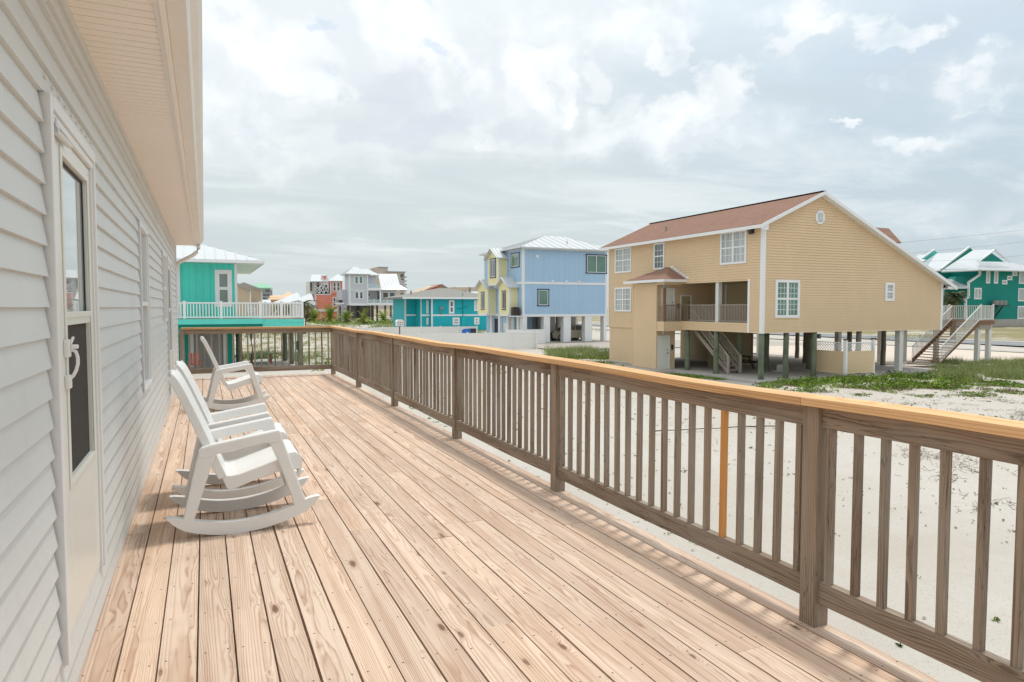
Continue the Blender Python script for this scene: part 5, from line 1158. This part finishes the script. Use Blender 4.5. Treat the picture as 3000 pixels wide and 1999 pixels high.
for k, (Y, pts, lab) in enumerate(((175, [(806, 889), (892, 889), (872, 858), (868, 858)], 'distant white pyramid roof right of the peach roof'), (190, [(845, 895), (925, 895), (912, 861), (905, 861)], 'distant white roof immediately left of the coral house'), (150, [(765, 889), (795, 889), (792, 879), (768, 879)], 'small low white roof under the green-roofed tower'))):
    t = prismhouse('white_roofed_house', lab, 'house', Y, [(pts[0][0]+6, 935), (pts[0][0]+6, pts[0][1]-2), (pts[1][0]-6, pts[1][1]-2), (pts[1][0]-6, 935)], 8, 'beige')
    mb = MB(); roofface(mb, None, [A(*pts[0], Y-2), A(*pts[1], Y-2), A(*pts[2], Y+4), A(*pts[3], Y+4)], .3); x0_, x1_ = A(*pts[0], Y-2)[0], A(*pts[1], Y-2)[0]; z_ = A(*pts[0], Y-2)[2]; roofface(mb, None, [(x0_, Y+10, z_), (x0_, Y-2, z_), A(*pts[3], Y+4)], .3); mb.build('roof', 'white_roof', t)

# ================================================================== emerald building, right
YE = 86.0
def qa(x, y): return 2640+.16584*x, 700+.16584*y
def e(x0, y0, x1, y1, d0=0, d1=12): return bx(YE, qa, x0, y0, x1, y1, d0, d1)
E_ = thing('emerald_building', 'dark emerald apartment building with white ribbed metal roofs at the right edge', 'building', (150, 92, G))
def qe(x, y, dy=0): u, v = qa(x, y); return tuple(on(1, YE+dy, u, v))
mb = MB(); mb.prism([(qe(x, y)[0], qe(x, y)[2]) for x, y in ((1140, 1560), (1140, 1080), (1210, 1030), (1210, 780), (1405, 640), (1405, 545), (2600, 545), (2600, 1560))], 1, YE, YE+16); mb.build('wall', 'emerald', E_)
part('rear_wall', 'emerald', E_, e(740, 560, 1400, 760, 6, 16), e(700, 870, 1200, 1560, 5, 16)); zb5 = qe(0, 1445)[2]
part('foundation', 'concrete', E_, (e(1100, 1440, 2600, 1450)[0], e(1100, 1440, 2600, 1450)[1], YE-.3, YE+15, G, zb5))
mb = MB()
for a, b in (((1140, 1450), (1140, 1080)), ((1110, 1080), (1205, 1025)), ((1190, 1040), (1190, 770)), ((1190, 775), (1390, 635)), ((1390, 645), (1390, 545))): mb.bar(qe(*a, -.1), qe(*b, -.1), .34, .34, up=(0, 1, 0))
mb.build('trim', 'white', E_)
mb = MB(); ms = mb
roofface(mb, ms, [qe(710, 578, -1), qe(1450, 548, -1), qe(1650, 190, 10), qe(1215, 205, 10)], .22, 1.1)
roofface(mb, ms, [qe(1400, 548, -1.5), qe(2600, 575, -1.5), qe(1940, 420, 3), qe(1380, 395, 3)], .22, 1.1)
roofface(mb, ms, [qe(400, 590, 4), qe(700, 560, 4), qe(1150, 230, 14), qe(620, 265, 14)], .22, 1.1)
roofface(mb, ms, [qe(780, 872, -1), qe(1190, 862, -1), qe(1280, 700, 5), qe(800, 715, 5)], .22, 1.1)
roofface(mb, None, [qe(150, 470, 16), qe(400, 400, 16), qe(560, 290, 24), qe(300, 280, 24)], .3)
r = mb.build('roof', 'white_roof', E_)
mb = MB(); mb.prism([(qe(x, y)[0], qe(x, y)[2]) for x, y in ((1400, 398), (1640, 240), (1870, 405))], 1, YE+.6, YE+.8); mb.prism([(qe(x, y)[0], qe(x, y)[2]) for x, y in ((710, 550), (1215, 160), (1270, 205), (720, 560))], 1, YE+.0, YE+.15); mb.build('gable_wall', 'emerald', E_)
mb = MB(); mb.bar(qe(1370, 405, .2), qe(1655, 195, .2), .24, .3, up=(0, 1, 0)); mb.bar(qe(1645, 195, .2), qe(1920, 418, .2), .24, .3, up=(0, 1, 0)); mb.bar(qe(700, 535, -.2), qe(1205, 148, -.2), .28, .3, up=(0, 1, 0)); mb.build('gable_trim', 'white', E_)
mb = MB(); mb.prism([(qe(x, y, 15)[0], qe(x, y, 15)[2]) for x, y in ((390, 360), (590, 210), (650, 250), (460, 375))], 1, YE+15, YE+15.2); mb.build('far_gable', 'turq_plain', E_); mb = MB(); mb.bar(qe(370, 350, 14.8), qe(585, 195, 14.8), .28, .3, up=(0, 1, 0)); mb.build('gable_trim', 'white', E_)
for r_, mt, cc in (((1500, 560, 1572, 792), 'glass_cur', 1), ((1640, 560, 1712, 795), 'glass_cur', 1), ((1290, 870, 1418, 1072), 'glass_cur', 2), ((1960, 585, 2050, 660), 'glass', 1), ((1872, 658, 1962, 735), 'glass', 1), ((1783, 732, 1873, 808), 'glass', 1), ((2080, 570, 2300, 800), 'glass_cur', 1), ((2066, 878, 2300, 1108), 'glass_cur', 1), ((2055, 1190, 2300, 1418), 'glass_cur', 1)):
    b = e(*r_); window(E_, 1, YE-.003, -1, (b[0], b[1], b[4], b[5]), 'white', mt, .26 if r_[0] < 1500 or r_[0] > 2050 else .34 if mt == 'glass_cur' else .33, cc, 1)
u0, v0 = qa(975, 580); u1, v1 = qa(1370, 695); b = ry(YE+6, u0, v0, u1, v1); window(E_, 1, YE+5.99, -1, b, 'white', 'glass', .32, 2, 1)
u0, v0 = qa(750, 880); u1, v1 = qa(1085, 1070); b = ry(YE+5, u0, v0, u1, v1); window(E_, 1, YE+4.99, -1, b, 'white', 'glass_cur', .32, 2, 1)
b = e(1520, 1095, 1735, 1172); w = (b[1]-b[0])/3
for k in range(3):
    t = thing('air_conditioner', ['left', 'middle', 'right'][k]+' one of three condenser drums on the wall bracket of the emerald building', 'air conditioner', (b[0]+w*k, YE-1, b[4])); mb = MB(); mb.tube([(b[0]+w*(k+.5), YE-1.2, b[4]), (b[0]+w*(k+.5), YE-1.2, b[5])], w*.45, 14); mb.build('drum', 'steel', t)
mb = MB(); mb.box(b[0], b[1], YE-2, YE, b[4]-.3, b[4]-.05); mb.bar((b[0]+w*1.5, YE-1.8, b[4]-.3), (b[0]+w*1.5, YE, b[4]-3), .2, .2); mb.build('bracket', 'darkmetal', E_)
for k, (a, b, Y, lab) in enumerate((((2600, 716), (3060, 668), 70, 'highest power line crossing the sky at the right'), ((2700, 741), (3060, 702), 71, 'second power line from the top at the right'), ((2860, 762), (3060, 742), 72, 'third power line, short and faint above the emerald roof'), ((2810, 861), (3060, 843), 62, 'lowest power line crossing the emerald wall'))):
    A_, B_ = on(1, Y, *a), on(1, Y, *b); d = B_-A_; mb = MB(); pts = [A_-d*1.0+(d*3)*(q/12) for q in range(13)]; pts = [p+Vector((0, 0, -1.0*math.sin(PI*q/12)+.93)) for q, p in enumerate(pts)]; mb.tube(pts, .012, 5); tag(mb.build('power_line', 'darkmetal'), lab, 'power line')
# ================================================================== ground
def axis(lo, hi, fl, fh, fine, coarse):
    a = []; x = lo
    while x < hi: a.append(x); x += fine if fl <= x < fh else coarse if (x < fl-60 or x > fh+60) else fine*5
    a.append(hi); return a
xsG = axis(-900, 1400, -4, 48, .8, 60); ysG = axis(-300, 2200, -4, 130, .8, 60)
def hgt(x, y):
    near = 1.0 if y > 44 and x < 24 else max(0, min(1, (y-40)/8)) if x < 24 else 0
    n = noise.noise(Vector((x*.35, y*.35, 0)))*.035+noise.noise(Vector((x*.11, y*.09, 4)))*.05
    d = max(0, noise.noise(Vector((x*.13, y*.10, 9)))+.1)*.45*near*(1 if y > 56 else 0)
    if 24 < x < 42 and 26 < y < 44: n = -abs(n)*.5-.03
    return G+n+d-.02
mb = MB(); nx = len(xsG)
for y in ysG:
    for x in xsG: mb.v.append((x, y, hgt(x, y)))
for j in range(len(ysG)-1):
    for i in range(nx-1): k = j*nx+i; mb.f.append((k, k+1, k+1+nx, k+nx))
def sand_mat():
    m, nt, b = newmat('dune_sand'); co = obj_co(nt); s = N(nt, 'SeparateXYZ'); L(nt, co, s.inputs[0])
    big = nz(nt, co, .12, 6, .6); mid = nz(nt, co, 1.3, 6, .65); fine = nz(nt, co, 22., 4, .7)
    c = ramp(nt, big, [(.3, (.44, .395, .34)), (.55, (.515, .48, .43)), (.75, (.48, .42, .365))])
    c = mixc(nt, mth(nt, 'MULTIPLY', smooth(nt, mid, .5, .75), .35), c, (.44, .38, .31))
    c = mixc(nt, mth(nt, 'MULTIPLY', smooth(nt, fine, .52, .74), .6), c, (.36, .30, .24))
    sp = N(nt, 'TexVoronoi', feature='F1'); L(nt, mapv(nt, co, (5.5, 5.5, 0)), sp.inputs['Vector']); sl = N(nt, 'SeparateColor'); L(nt, sp.outputs['Color'], sl.inputs[0])
    deb = mth(nt, 'MULTIPLY', smooth(nt, sp.outputs['Distance'], .09, .22, 1, 0), mth(nt, 'GREATER_THAN', sl.outputs[0], .55))
    c = mixc(nt, mth(nt, 'MULTIPLY', deb, .85), c, (.16, .115, .07))
    # thin grass on the dunes beyond (world area), scrub across the road
    ry_ = smooth(nt, s.outputs[1], 47, 58); rx_ = smooth(nt, s.outputs[0], 17, 26, 1, 0)
    w = mth(nt, 'MULTIPLY', ry_, rx_)
    gn = nz(nt, mapv(nt, co, (.5, .85, 1)), .55, 7, .72)
    gm = mth(nt, 'MULTIPLY', smooth(nt, gn, .46, .60), w)
    gc = mixc(nt, nz(nt, co, 2.5, 4, .7), (.20, .20, .07), (.36, .30, .15))
    c = mixc(nt, mth(nt, 'MULTIPLY', gm, .85), c, gc)
    r2 = smooth(nt, s.outputs[0], 84, 90); gn2 = nz(nt, mapv(nt, co, (.5, .8, 1)), .09, 7, .7)
    c = mixc(nt, mth(nt, 'MULTIPLY', mth(nt, 'MULTIPLY', smooth(nt, gn2, .40, .50), r2), .9), c, mixc(nt, nz(nt, co, .35, 5, .7), (.23, .17, .11), (.22, .22, .06)))
    L(nt, c, b.inputs['Base Color']); b.inputs['Roughness'].default_value = .95; b.inputs['Specular IOR Level'].default_value = .1
    hh = mth(nt, 'ADD', mth(nt, 'MULTIPLY', nz(nt, co, 3.2, 5, .6), 1.), mth(nt, 'MULTIPLY', fine, .25)); bump(nt, b, hh, .55, .06); return m
M['sand'] = sand_mat()
setting(mb.build('ground', 'sand', None, smoothed=True))
def sheet(name, pts, mat, z):
    mb = MB(); mb.face([(x, y, z) for x, y in pts]); return setting(mb.build(name, mat))
M['gravel'] = paint('pale_gravel', (.42, .375, .33), .95, .12, .4, .5, 12); M['pinksand'] = paint('packed_sand', (.60, .51, .43), .95, .06, .3, .5, 8)
sheet('driveway', [(28.8, 55.5), (60, 50), (60, 65.3), (28.8, 65.3)], 'gravel', G+.075)
sheet('sand_drive', [(42.2, 30), (63, 22), (63, 60), (42.2, 49)], 'pinksand', G+.07)
sheet('road', [(74, -200), (82.5, -200), (82.5, 700), (74, 700)], 'asphalt', G+.09)
mb = MB()
for x in (77.9, 78.2, 74.5, 82.0): mb.face([(x, -200, G+.096), (x+.14, -200, G+.096), (x+.14, 700, G+.096), (x, 700, G+.096)])
setting(mb.build('road_markings', 'white'))
sheet('footpath', [(63.5, -200), (65.5, -200), (65.5, 700), (63.5, 700)], 'concrete', G+.085)

# ------------------------------------------------------------------ vegetation
V = random.Random(21)
def clump(mb, x, y, z, r, h, n, ls, rr=V):
    t0 = rr.random()
    for _ in range(n):
        a = rr.uniform(0, 2*PI); d = r*math.sqrt(rr.random()); px, py = x+d*math.cos(a), y+d*math.sin(a); pz = z+h*rr.random()*(1-.6*(d/r)**2)+.01
        u = Vector((rr.gauss(0, 1), rr.gauss(0, 1), rr.gauss(0, .45))).normalized()*ls*rr.uniform(.6, 1.3); v = Vector((rr.gauss(0, 1), rr.gauss(0, 1), rr.gauss(0, .6))); v = u.cross(v).normalized()*ls*.5
        p = Vector((px, py, pz)); i = mb.face([p-u, p-v*.9, p+u, p+v*.9]); t = min(1, max(0, t0*.75+rr.random()*.25))
        for q in range(4): mb.t[i+q] = t
def tuft(mb, x, y, z, r, h, n, w, rr=V):
    t0 = rr.random()
    for _ in range(n):
        a = rr.uniform(0, 2*PI); d = r*math.sqrt(rr.random()); p = Vector((x+d*math.cos(a), y+d*math.sin(a), z)); b = rr.uniform(0, PI); s = Vector((math.cos(b), math.sin(b), 0))*w
        tip = p+Vector((rr.gauss(0, .3)*h, rr.gauss(0, .3)*h, h*rr.uniform(.6, 1.1))); i = mb.face([p-s, p+s, tip]); t = min(1, max(0, t0*.5+rr.random()*.5))
        for q in range(3): mb.t[i+q] = t
def quadpts(u0, v0, u1, v1, n, rr=V):
    A, B, C_, D = gz(u0, v0), gz(u1, v0), gz(u1, v1), gz(u0, v1); out = []
    while len(out) < n:
        s, t = rr.random(), rr.random(); p = (A*(1-s)+B*s)*(1-t)+(D*(1-s)+C_*s)*t
        if noise.noise(Vector((p.x*.6, p.y*.6, 3)))+rr.uniform(-.15, .15) > .07: out.append(p)
    return out
def blocked(p): return (p.x < 6.1 and 45.5 < p.y < 53.5) or (26.0 < p.x < 41.6 and 26.7 < p.y < 42.6) or (24.7 < p.x < 26.7 and 33.4 < p.y < 37.5)
creeper = MB(); grass = MB(); dry = MB(); dry2 = MB(); M['debris'] = leafmat('debris_bits', (.13, .085, .05), (.32, .25, .18), (.10, .13, .04), 2.)
for box, n, r, h, k, ls in (((1850, 1086, 2250, 1112, ), 520, .20, .10, 16, .05), ((2230, 1113, 2560, 1148), 150, .42, .32, 46, .065), ((2480, 1095, 2800, 1140), 230, .45, .34, 50, .065), ((2700, 1112, 3050, 1140), 260, .28, .14, 18, .055), ((2250, 1140, 3050, 1165), 150, .16, .06, 12, .05),
                            ((1640, 1040, 1790, 1066), 260, .4, .28, 20, .07), ((1000, 1180, 1400, 1420), 30, .1, .05, 10, .04), ((560, 1040, 990, 1090), 160, .3, .22, 16, .08), ((1430, 1062, 1860, 1100), 90, .22, .1, 12, .05)):
    for p in quadpts(*box, n):
        if not blocked(p): clump(creeper, p.x, p.y, hgt(p.x, p.y), r*V.uniform(.6, 1.4), h*V.uniform(.5, 1.4), k, ls)
for box, n, r, h, k in (((2740, 1062, 3060, 1112), 620, .45, .5, 30), ((1600, 1028, 1790, 1056), 300, .4, .7, 18), ((700, 1040, 960, 1075), 260, .5, .45, 14), ((700, 985, 1000, 1040), 260, .5, .35, 12), ((2560, 985, 2740, 996), 60, 1, .5, 14), ((1100, 955, 1150, 962), 80, 1., .6, 14)):
    for p in quadpts(*box, n):
        if not blocked(p) and not (43 < p.x < 45.6 and 28.5 < p.y < 31.8): tuft(grass, p.x, p.y, hgt(p.x, p.y), r, h*V.uniform(.5, 1.2), k, .016)
for _ in range(1500):
    p = Vector((V.uniform(-8, 62), V.uniform(95, 168), 0)); tuft(grass, p.x, p.y, hgt(p.x, p.y), 1.2, V.uniform(.25, .6), 9, .05)
for p in quadpts(900, 948, 1400, 952, 160): clump(creeper, p.x, p.y, G, 1.2, .9, 16, .22)
for box, n in (((2400, 1118, 3050, 1168), 160), ((2640, 1200, 3100, 1500), 150), ((2300, 1140, 3050, 1190), 60)):
    for p in quadpts(*box, n):
        if blocked(p): continue
        for _ in range(9):
            a = V.uniform(0, 2*PI); q = p+Vector((V.uniform(-.25, .25), V.uniform(-.25, .25), 0)); l = V.uniform(.05, .2); z = hgt(q.x, q.y); i = len(dry.v)
            dry.bar((q.x, q.y, z), (q.x+l*math.cos(a), q.y+l*math.sin(a), z+V.uniform(.0, .10)), .006, .006)
            t = V.random()
            for w in range(i, len(dry.v)): dry.t[w] = t*.7
for n_, m_, nm, l in ((creeper, 'leaf', 'ground_creeper', ''), (grass, 'grass', 'dune_grass', ''), (dry, 'dry', 'dry_twigs', '')):
    o = n_.build(nm, m_); o['kind'] = 'stuff'; o['label'] = {'ground_creeper': 'low bright green creeper spreading over the white sand', 'dune_grass': 'tall pale green dune grass on the sand', 'dry_twigs': 'dry brown twigs lying on the white sand'}[nm]; o['category'] = {'ground_creeper': 'creeper', 'dune_grass': 'grass', 'dry_twigs': 'twigs'}[nm]
seed = MB()
for _ in range(1100):
    x, y = V.uniform(3, 34), V.uniform(-1, 34); far = y/34+x/40
    if blocked(Vector((x, y, 0))) or V.random() > .35+.5*far+.4*noise.noise(Vector((x*.3, y*.3, 7))): continue
    clump(seed, x, y, hgt(x, y), V.uniform(.03, .12), .03, V.choice((2, 4, 7, 10)), V.uniform(.018, .04))
o = seed.build('seedlings', 'seedling'); o['kind'] = 'stuff'; o['label'] = 'tiny scattered seedlings and leaves on the white sand'; o['category'] = 'seedlings'
for p in quadpts(2230, 1110, 3000, 1150, 60): tuft(dry2, p.x, p.y, hgt(p.x, p.y), .4, .22, 40, .01)
o = dry2.build('dead_scrub', 'dry'); o['kind'] = 'stuff'; o['label'] = 'low brown dead scrub between the green creeper patches'; o['category'] = 'scrub'
deb = MB()
for _ in range(8000):
    x, y = V.uniform(2.7, 36), V.uniform(-2, 36)
    if blocked(Vector((x, y, 0))) or noise.noise(Vector((x*.25, y*.25, 11)))+V.uniform(-.4, .5) < .0: continue
    r = V.uniform(.012, .044); z = hgt(x, y)+.012; a = V.uniform(0, PI); cx, sx_ = math.cos(a)*r, math.sin(a)*r*.6
    i = deb.face([(x-cx, y-sx_, z), (x+sx_, y-cx*.5, z+r*.5), (x+cx, y+sx_, z+r*.4), (x-sx_, y+cx*.5, z)]); t = V.random()
    for q in range(4): deb.t[i+q] = t
o = deb.build('beach_debris', 'debris'); o['kind'] = 'stuff'; o['label'] = 'tiny brown bits of leaf and shell scattered over the white sand'; o['category'] = 'debris'
# long thin stick on the sand
mb = MB(); a, b = gz(1905, 1269), gz(2290, 1254); mb.tube([a.lerp(b, k/10)+Vector((V.uniform(-.05, .05), V.uniform(-.12, .12), .07)) for k in range(11)], [.012+.012*V.random() for _ in range(11)], 6)
tag(mb.build('dead_vine', 'dark_wood'), 'long thin dead vine lying across the sand below the railing', 'vine')

# ================================================================== sky
scn = bpy.context.scene; wd = bpy.data.worlds.new('World'); scn.world = wd; wd.use_nodes = True; nt = wd.node_tree; nt.nodes.clear()
SUN_EL, SUN_AZ = math.radians(75), math.radians(68)      # azimuth clockwise from +Y towards +X
sky = N(nt, 'TexSky', sky_type='NISHITA', sun_disc=False); sky.sun_elevation = SUN_EL; sky.sun_rotation = SUN_AZ; sky.air_density = 1.2; sky.dust_density = 3.
bg1 = N(nt, 'Background'); bg1.inputs[1].default_value = .10; L(nt, sky.outputs[0], bg1.inputs[0])
tc = N(nt, 'TexCoord').outputs['Generated']; s = N(nt, 'SeparateXYZ'); L(nt, tc, s.inputs[0])
az = mth(nt, 'ARCTAN2', s.outputs[0], s.outputs[1]); el = mth(nt, 'ARCSINE', s.outputs[2])
cv = N(nt, 'CombineXYZ'); L(nt, az, cv.inputs[0]); L(nt, el, cv.inputs[1]); AE = cv.outputs[0]
def ae(u, v): d = ray(u, v).normalized(); return math.atan2(d.x, d.y), math.asin(d.z)
def cnz(vec, sc, det, ro, loc=(0, 0, 0), scl=(1, 1, 1)):
    n = N(nt, 'TexNoise'); n.inputs['Scale'].default_value = sc; n.inputs['Detail'].default_value = det; n.inputs['Roughness'].default_value = ro
    L(nt, mapv(nt, vec, scl, loc), n.inputs['Vector']); sp = N(nt, 'SeparateColor'); L(nt, n.outputs['Color'], sp.inputs[0]); return sp.outputs
ws = cnz(AE, 4., 3, .5); wv = cnz(AE, 13., 7, .6, (3, 7, 0), (1, 1.2, 1))
def warped(amp1, amp2):
    o = []
    for base_, q, k1, k2 in ((az, 0, 1., 1.), (el, 1, .7, .75)):
        o.append(mth(nt, 'ADD', base_, mth(nt, 'ADD', mth(nt, 'MULTIPLY', mth(nt, 'SUBTRACT', ws[q], .5), amp1*k1), mth(nt, 'MULTIPLY', mth(nt, 'SUBTRACT', wv[q], .5), amp2*k2))))
    return o
azw, elw = warped(.12, .15)
def blobs(lst, inner=.3, outer=1.3):
    tot = None
    for u, v, ru, rv, val in lst:
        a, e_ = ae(u, v); k = 0.00046
        dx = mth(nt, 'DIVIDE', mth(nt, 'SUBTRACT', azw, a), ru*k); dy = mth(nt, 'DIVIDE', mth(nt, 'SUBTRACT', elw, e_), rv*k)
        d = mth(nt, 'SQRT', mth(nt, 'ADD', mth(nt, 'MULTIPLY', dx, dx), mth(nt, 'MULTIPLY', dy, dy)))
        mval = smooth(nt, d, inner, outer, val, 0)
        tot = mval if tot is None else mth(nt, 'MAXIMUM', tot, mval)
    return tot
soft = blobs([(700, 150, 430, 300, .9), (1050, 60, 330, 200, .9), (640, 430, 420, 130, .6), (1500, 250, 330, 260, .8), (1250, 200, 300, 260, .7), (1800, 60, 300, 130, .75), (1900, 400, 520, 90, .7), (1000, 420, 500, 120, .45), (2450, 110, 420, 110, .35), (2900, 250, 260, 130, .5), (2300, 20, 300, 60, .4), (2700, 430, 260, 80, .4), (2750, 640, 400, 60, .35)], .2, 1.4)
crisp = blobs([(1590, 175, 60, 60, 1.), (1520, 130, 70, 50, .8), (1640, 270, 60, 120, 1.), (1530, 270, 110, 110, .8), (1120, 150, 110, 90, .8), (1010, 300, 70, 120, .7), (900, 330, 120, 60, .7), (700, 210, 150, 90, .7), (1330, 190, 110, 70, .7), (1765, 235, 95, 70, 1.), (1790, 330, 160, 60, .75), (2100, 280, 135, 85, 1.), (2030, 350, 190, 60, .85), (1970, 175, 45, 85, .75), (2040, 225, 70, 35, .7), (2350, 130, 160, 36, .75), (2370, 60, 80, 55, .6), (2630, 130, 115, 45, .85), (2540, 105, 60, 35, .6), (2830, 250, 110, 60, .7), (2930, 300, 130, 55, .7), (2900, 150, 90, 25, .6), (2480, 360, 45, 25, .8), (2690, 430, 110, 48, .7), (2570, 430, 90, 25, .55), (2650, 225, 70, 22, .5), (1430, 440, 60, 22, .7)], .35, 1.2)
darkb = blobs([(1140, 290, 130, 130, .8), (1230, 390, 190, 70, 1.), (1080, 380, 110, 60, .8), (1500, 400, 120, 60, .8), (2010, 430, 90, 36, .7), (880, 130, 70, 60, .35), (760, 430, 260, 26, .5), (1250, 520, 300, 20, .3)], .2, 1.25)
bluegap = blobs([(915, 40, 70, 45, .9), (935, 75, 40, 30, .8), (955, 215, 22, 34, .7), (1180, 10, 60, 20, .6), (1270, 165, 90, 22, .7), (1310, 190, 50, 22, .6), (1345, 220, 30, 22, .6)], .3, 1.2)
eln = smooth(nt, el, -.02, .55)
ramp_h = ramp(nt, eln, [(0., (.530, .590, .600)), (.22, (.565, .625, .635)), (.5, (.62, .68, .70)), (.85, (.74, .79, .81)), (1., (.76, .81, .84))])
azr = smooth(nt, az, .35, 1.0); right = ramp(nt, eln, [(0., (.45, .53, .57)), (.35, (.475, .565, .63)), (.62, (.52, .62, .70)), (1., (.66, .745, .81))])
base = mixc(nt, azr, ramp_h, right)
# stratus streaks, in perspective towards the horizon
den = mth(nt, 'ADD', mth(nt, 'MAXIMUM', s.outputs[2], 0), .07); pv = N(nt, 'CombineXYZ'); L(nt, mth(nt, 'DIVIDE', s.outputs[0], den), pv.inputs[0]); L(nt, mth(nt, 'DIVIDE', s.outputs[1], den), pv.inputs[1])
st = nz(nt, mapv(nt, pv.outputs[0], (.5, .9, 1)), 1.0, 8, .62, .6); fade = smooth(nt, el, .0, .10)
base = mixc(nt, mth(nt, 'MULTIPLY', smooth(nt, st, .45, .66), mth(nt, 'MULTIPLY', fade, .55)), base, (.75, .79, .79))
base = mixc(nt, mth(nt, 'MULTIPLY', smooth(nt, st, .50, .34), mth(nt, 'MULTIPLY', fade, .38)), base, (.50, .555, .60))
F = nz(nt, mapv(nt, AE, (1, 1.15, 1), (1, 2, 0)), 8., 10, .56, .25); fb = mth(nt, 'SUBTRACT', F, .5)
Fs = nz(nt, mapv(nt, AE, (1, 1.15, 1), (1.012, 2.028, 0)), 8., 5, .5, .25); Fl = nz(nt, mapv(nt, AE, (1, 1.15, 1), (1, 2, 0)), 8., 5, .5, .25)
relief = smooth(nt, mth(nt, 'SUBTRACT', Fl, Fs), -.09, .09)
sm = smooth(nt, mth(nt, 'ADD', soft, mth(nt, 'MULTIPLY', fb, 1.0)), .15, .95)
c = mixc(nt, mth(nt, 'MULTIPLY', sm, .85), base, mixc(nt, relief, (.71, .755, .785), (.86, .89, .90)))
km = smooth(nt, mth(nt, 'ADD', crisp, mth(nt, 'MULTIPLY', fb, 2.0)), .30, .92)
c = mixc(nt, mth(nt, 'MULTIPLY', km, .8), c, mixc(nt, relief, (.76, .795, .815), (.86, .885, .89)))
c = mixc(nt, mth(nt, 'MULTIPLY', smooth(nt, mth(nt, 'ADD', darkb, mth(nt, 'MULTIPLY', fb, .8)), .15, 1.), .75), c, (.585, .63, .69))
c = mixc(nt, mth(nt, 'MULTIPLY', smooth(nt, mth(nt, 'ADD', bluegap, mth(nt, 'MULTIPLY', fb, 1.2)), .3, .95), .55), c, (.50, .61, .77))
hi = mth(nt, 'MULTIPLY_ADD', smooth(nt, el, .55, 1.05), .40, 1.0)                       # sky above the frame scaled up, added to lift light on the walls
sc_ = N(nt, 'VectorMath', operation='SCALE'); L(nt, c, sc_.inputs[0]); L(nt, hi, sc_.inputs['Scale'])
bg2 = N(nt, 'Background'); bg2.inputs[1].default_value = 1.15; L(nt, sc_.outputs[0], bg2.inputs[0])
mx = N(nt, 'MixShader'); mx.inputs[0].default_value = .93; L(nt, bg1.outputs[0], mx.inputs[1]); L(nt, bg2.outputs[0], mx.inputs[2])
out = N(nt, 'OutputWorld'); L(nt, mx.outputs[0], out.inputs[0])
wd.cycles.sampling_method = 'MANUAL'; wd.cycles.sample_map_resolution = 512
sl_ = bpy.data.lights.new('sun', 'SUN'); sl_.energy = 1.8; sl_.angle = math.radians(5.5); sl_.color = (1., .95, .87)
so = bpy.data.objects.new('sun', sl_); C.objects.link(so)
d = Vector((math.sin(SUN_AZ)*math.cos(SUN_EL), math.cos(SUN_AZ)*math.cos(SUN_EL), math.sin(SUN_EL))); so.rotation_euler = d.to_track_quat('Z', 'Y').to_euler(); so.location = (10, 0, 30)
# ================================================================== camera
cam = bpy.data.cameras.new('camera'); co_ = bpy.data.objects.new('camera', cam); C.objects.link(co_); scn.camera = co_
cam.sensor_width = 36; cam.lens = 36*FPX/3000; cam.clip_end = 6000; cam.clip_start = .05
co_.location = (0, 0, EYE); co_.matrix_world = Matrix(((RT.x, UP.x, -FW.x, 0), (RT.y, UP.y, -FW.y, 0), (RT.z, UP.z, -FW.z, EYE), (0, 0, 0, 1)))
scn.view_settings.view_transform = 'Standard'; scn.view_settings.look = 'None'; scn.view_settings.exposure = .14; scn.view_settings.gamma = 1
scn.render.resolution_x = 1024; scn.render.resolution_y = 682
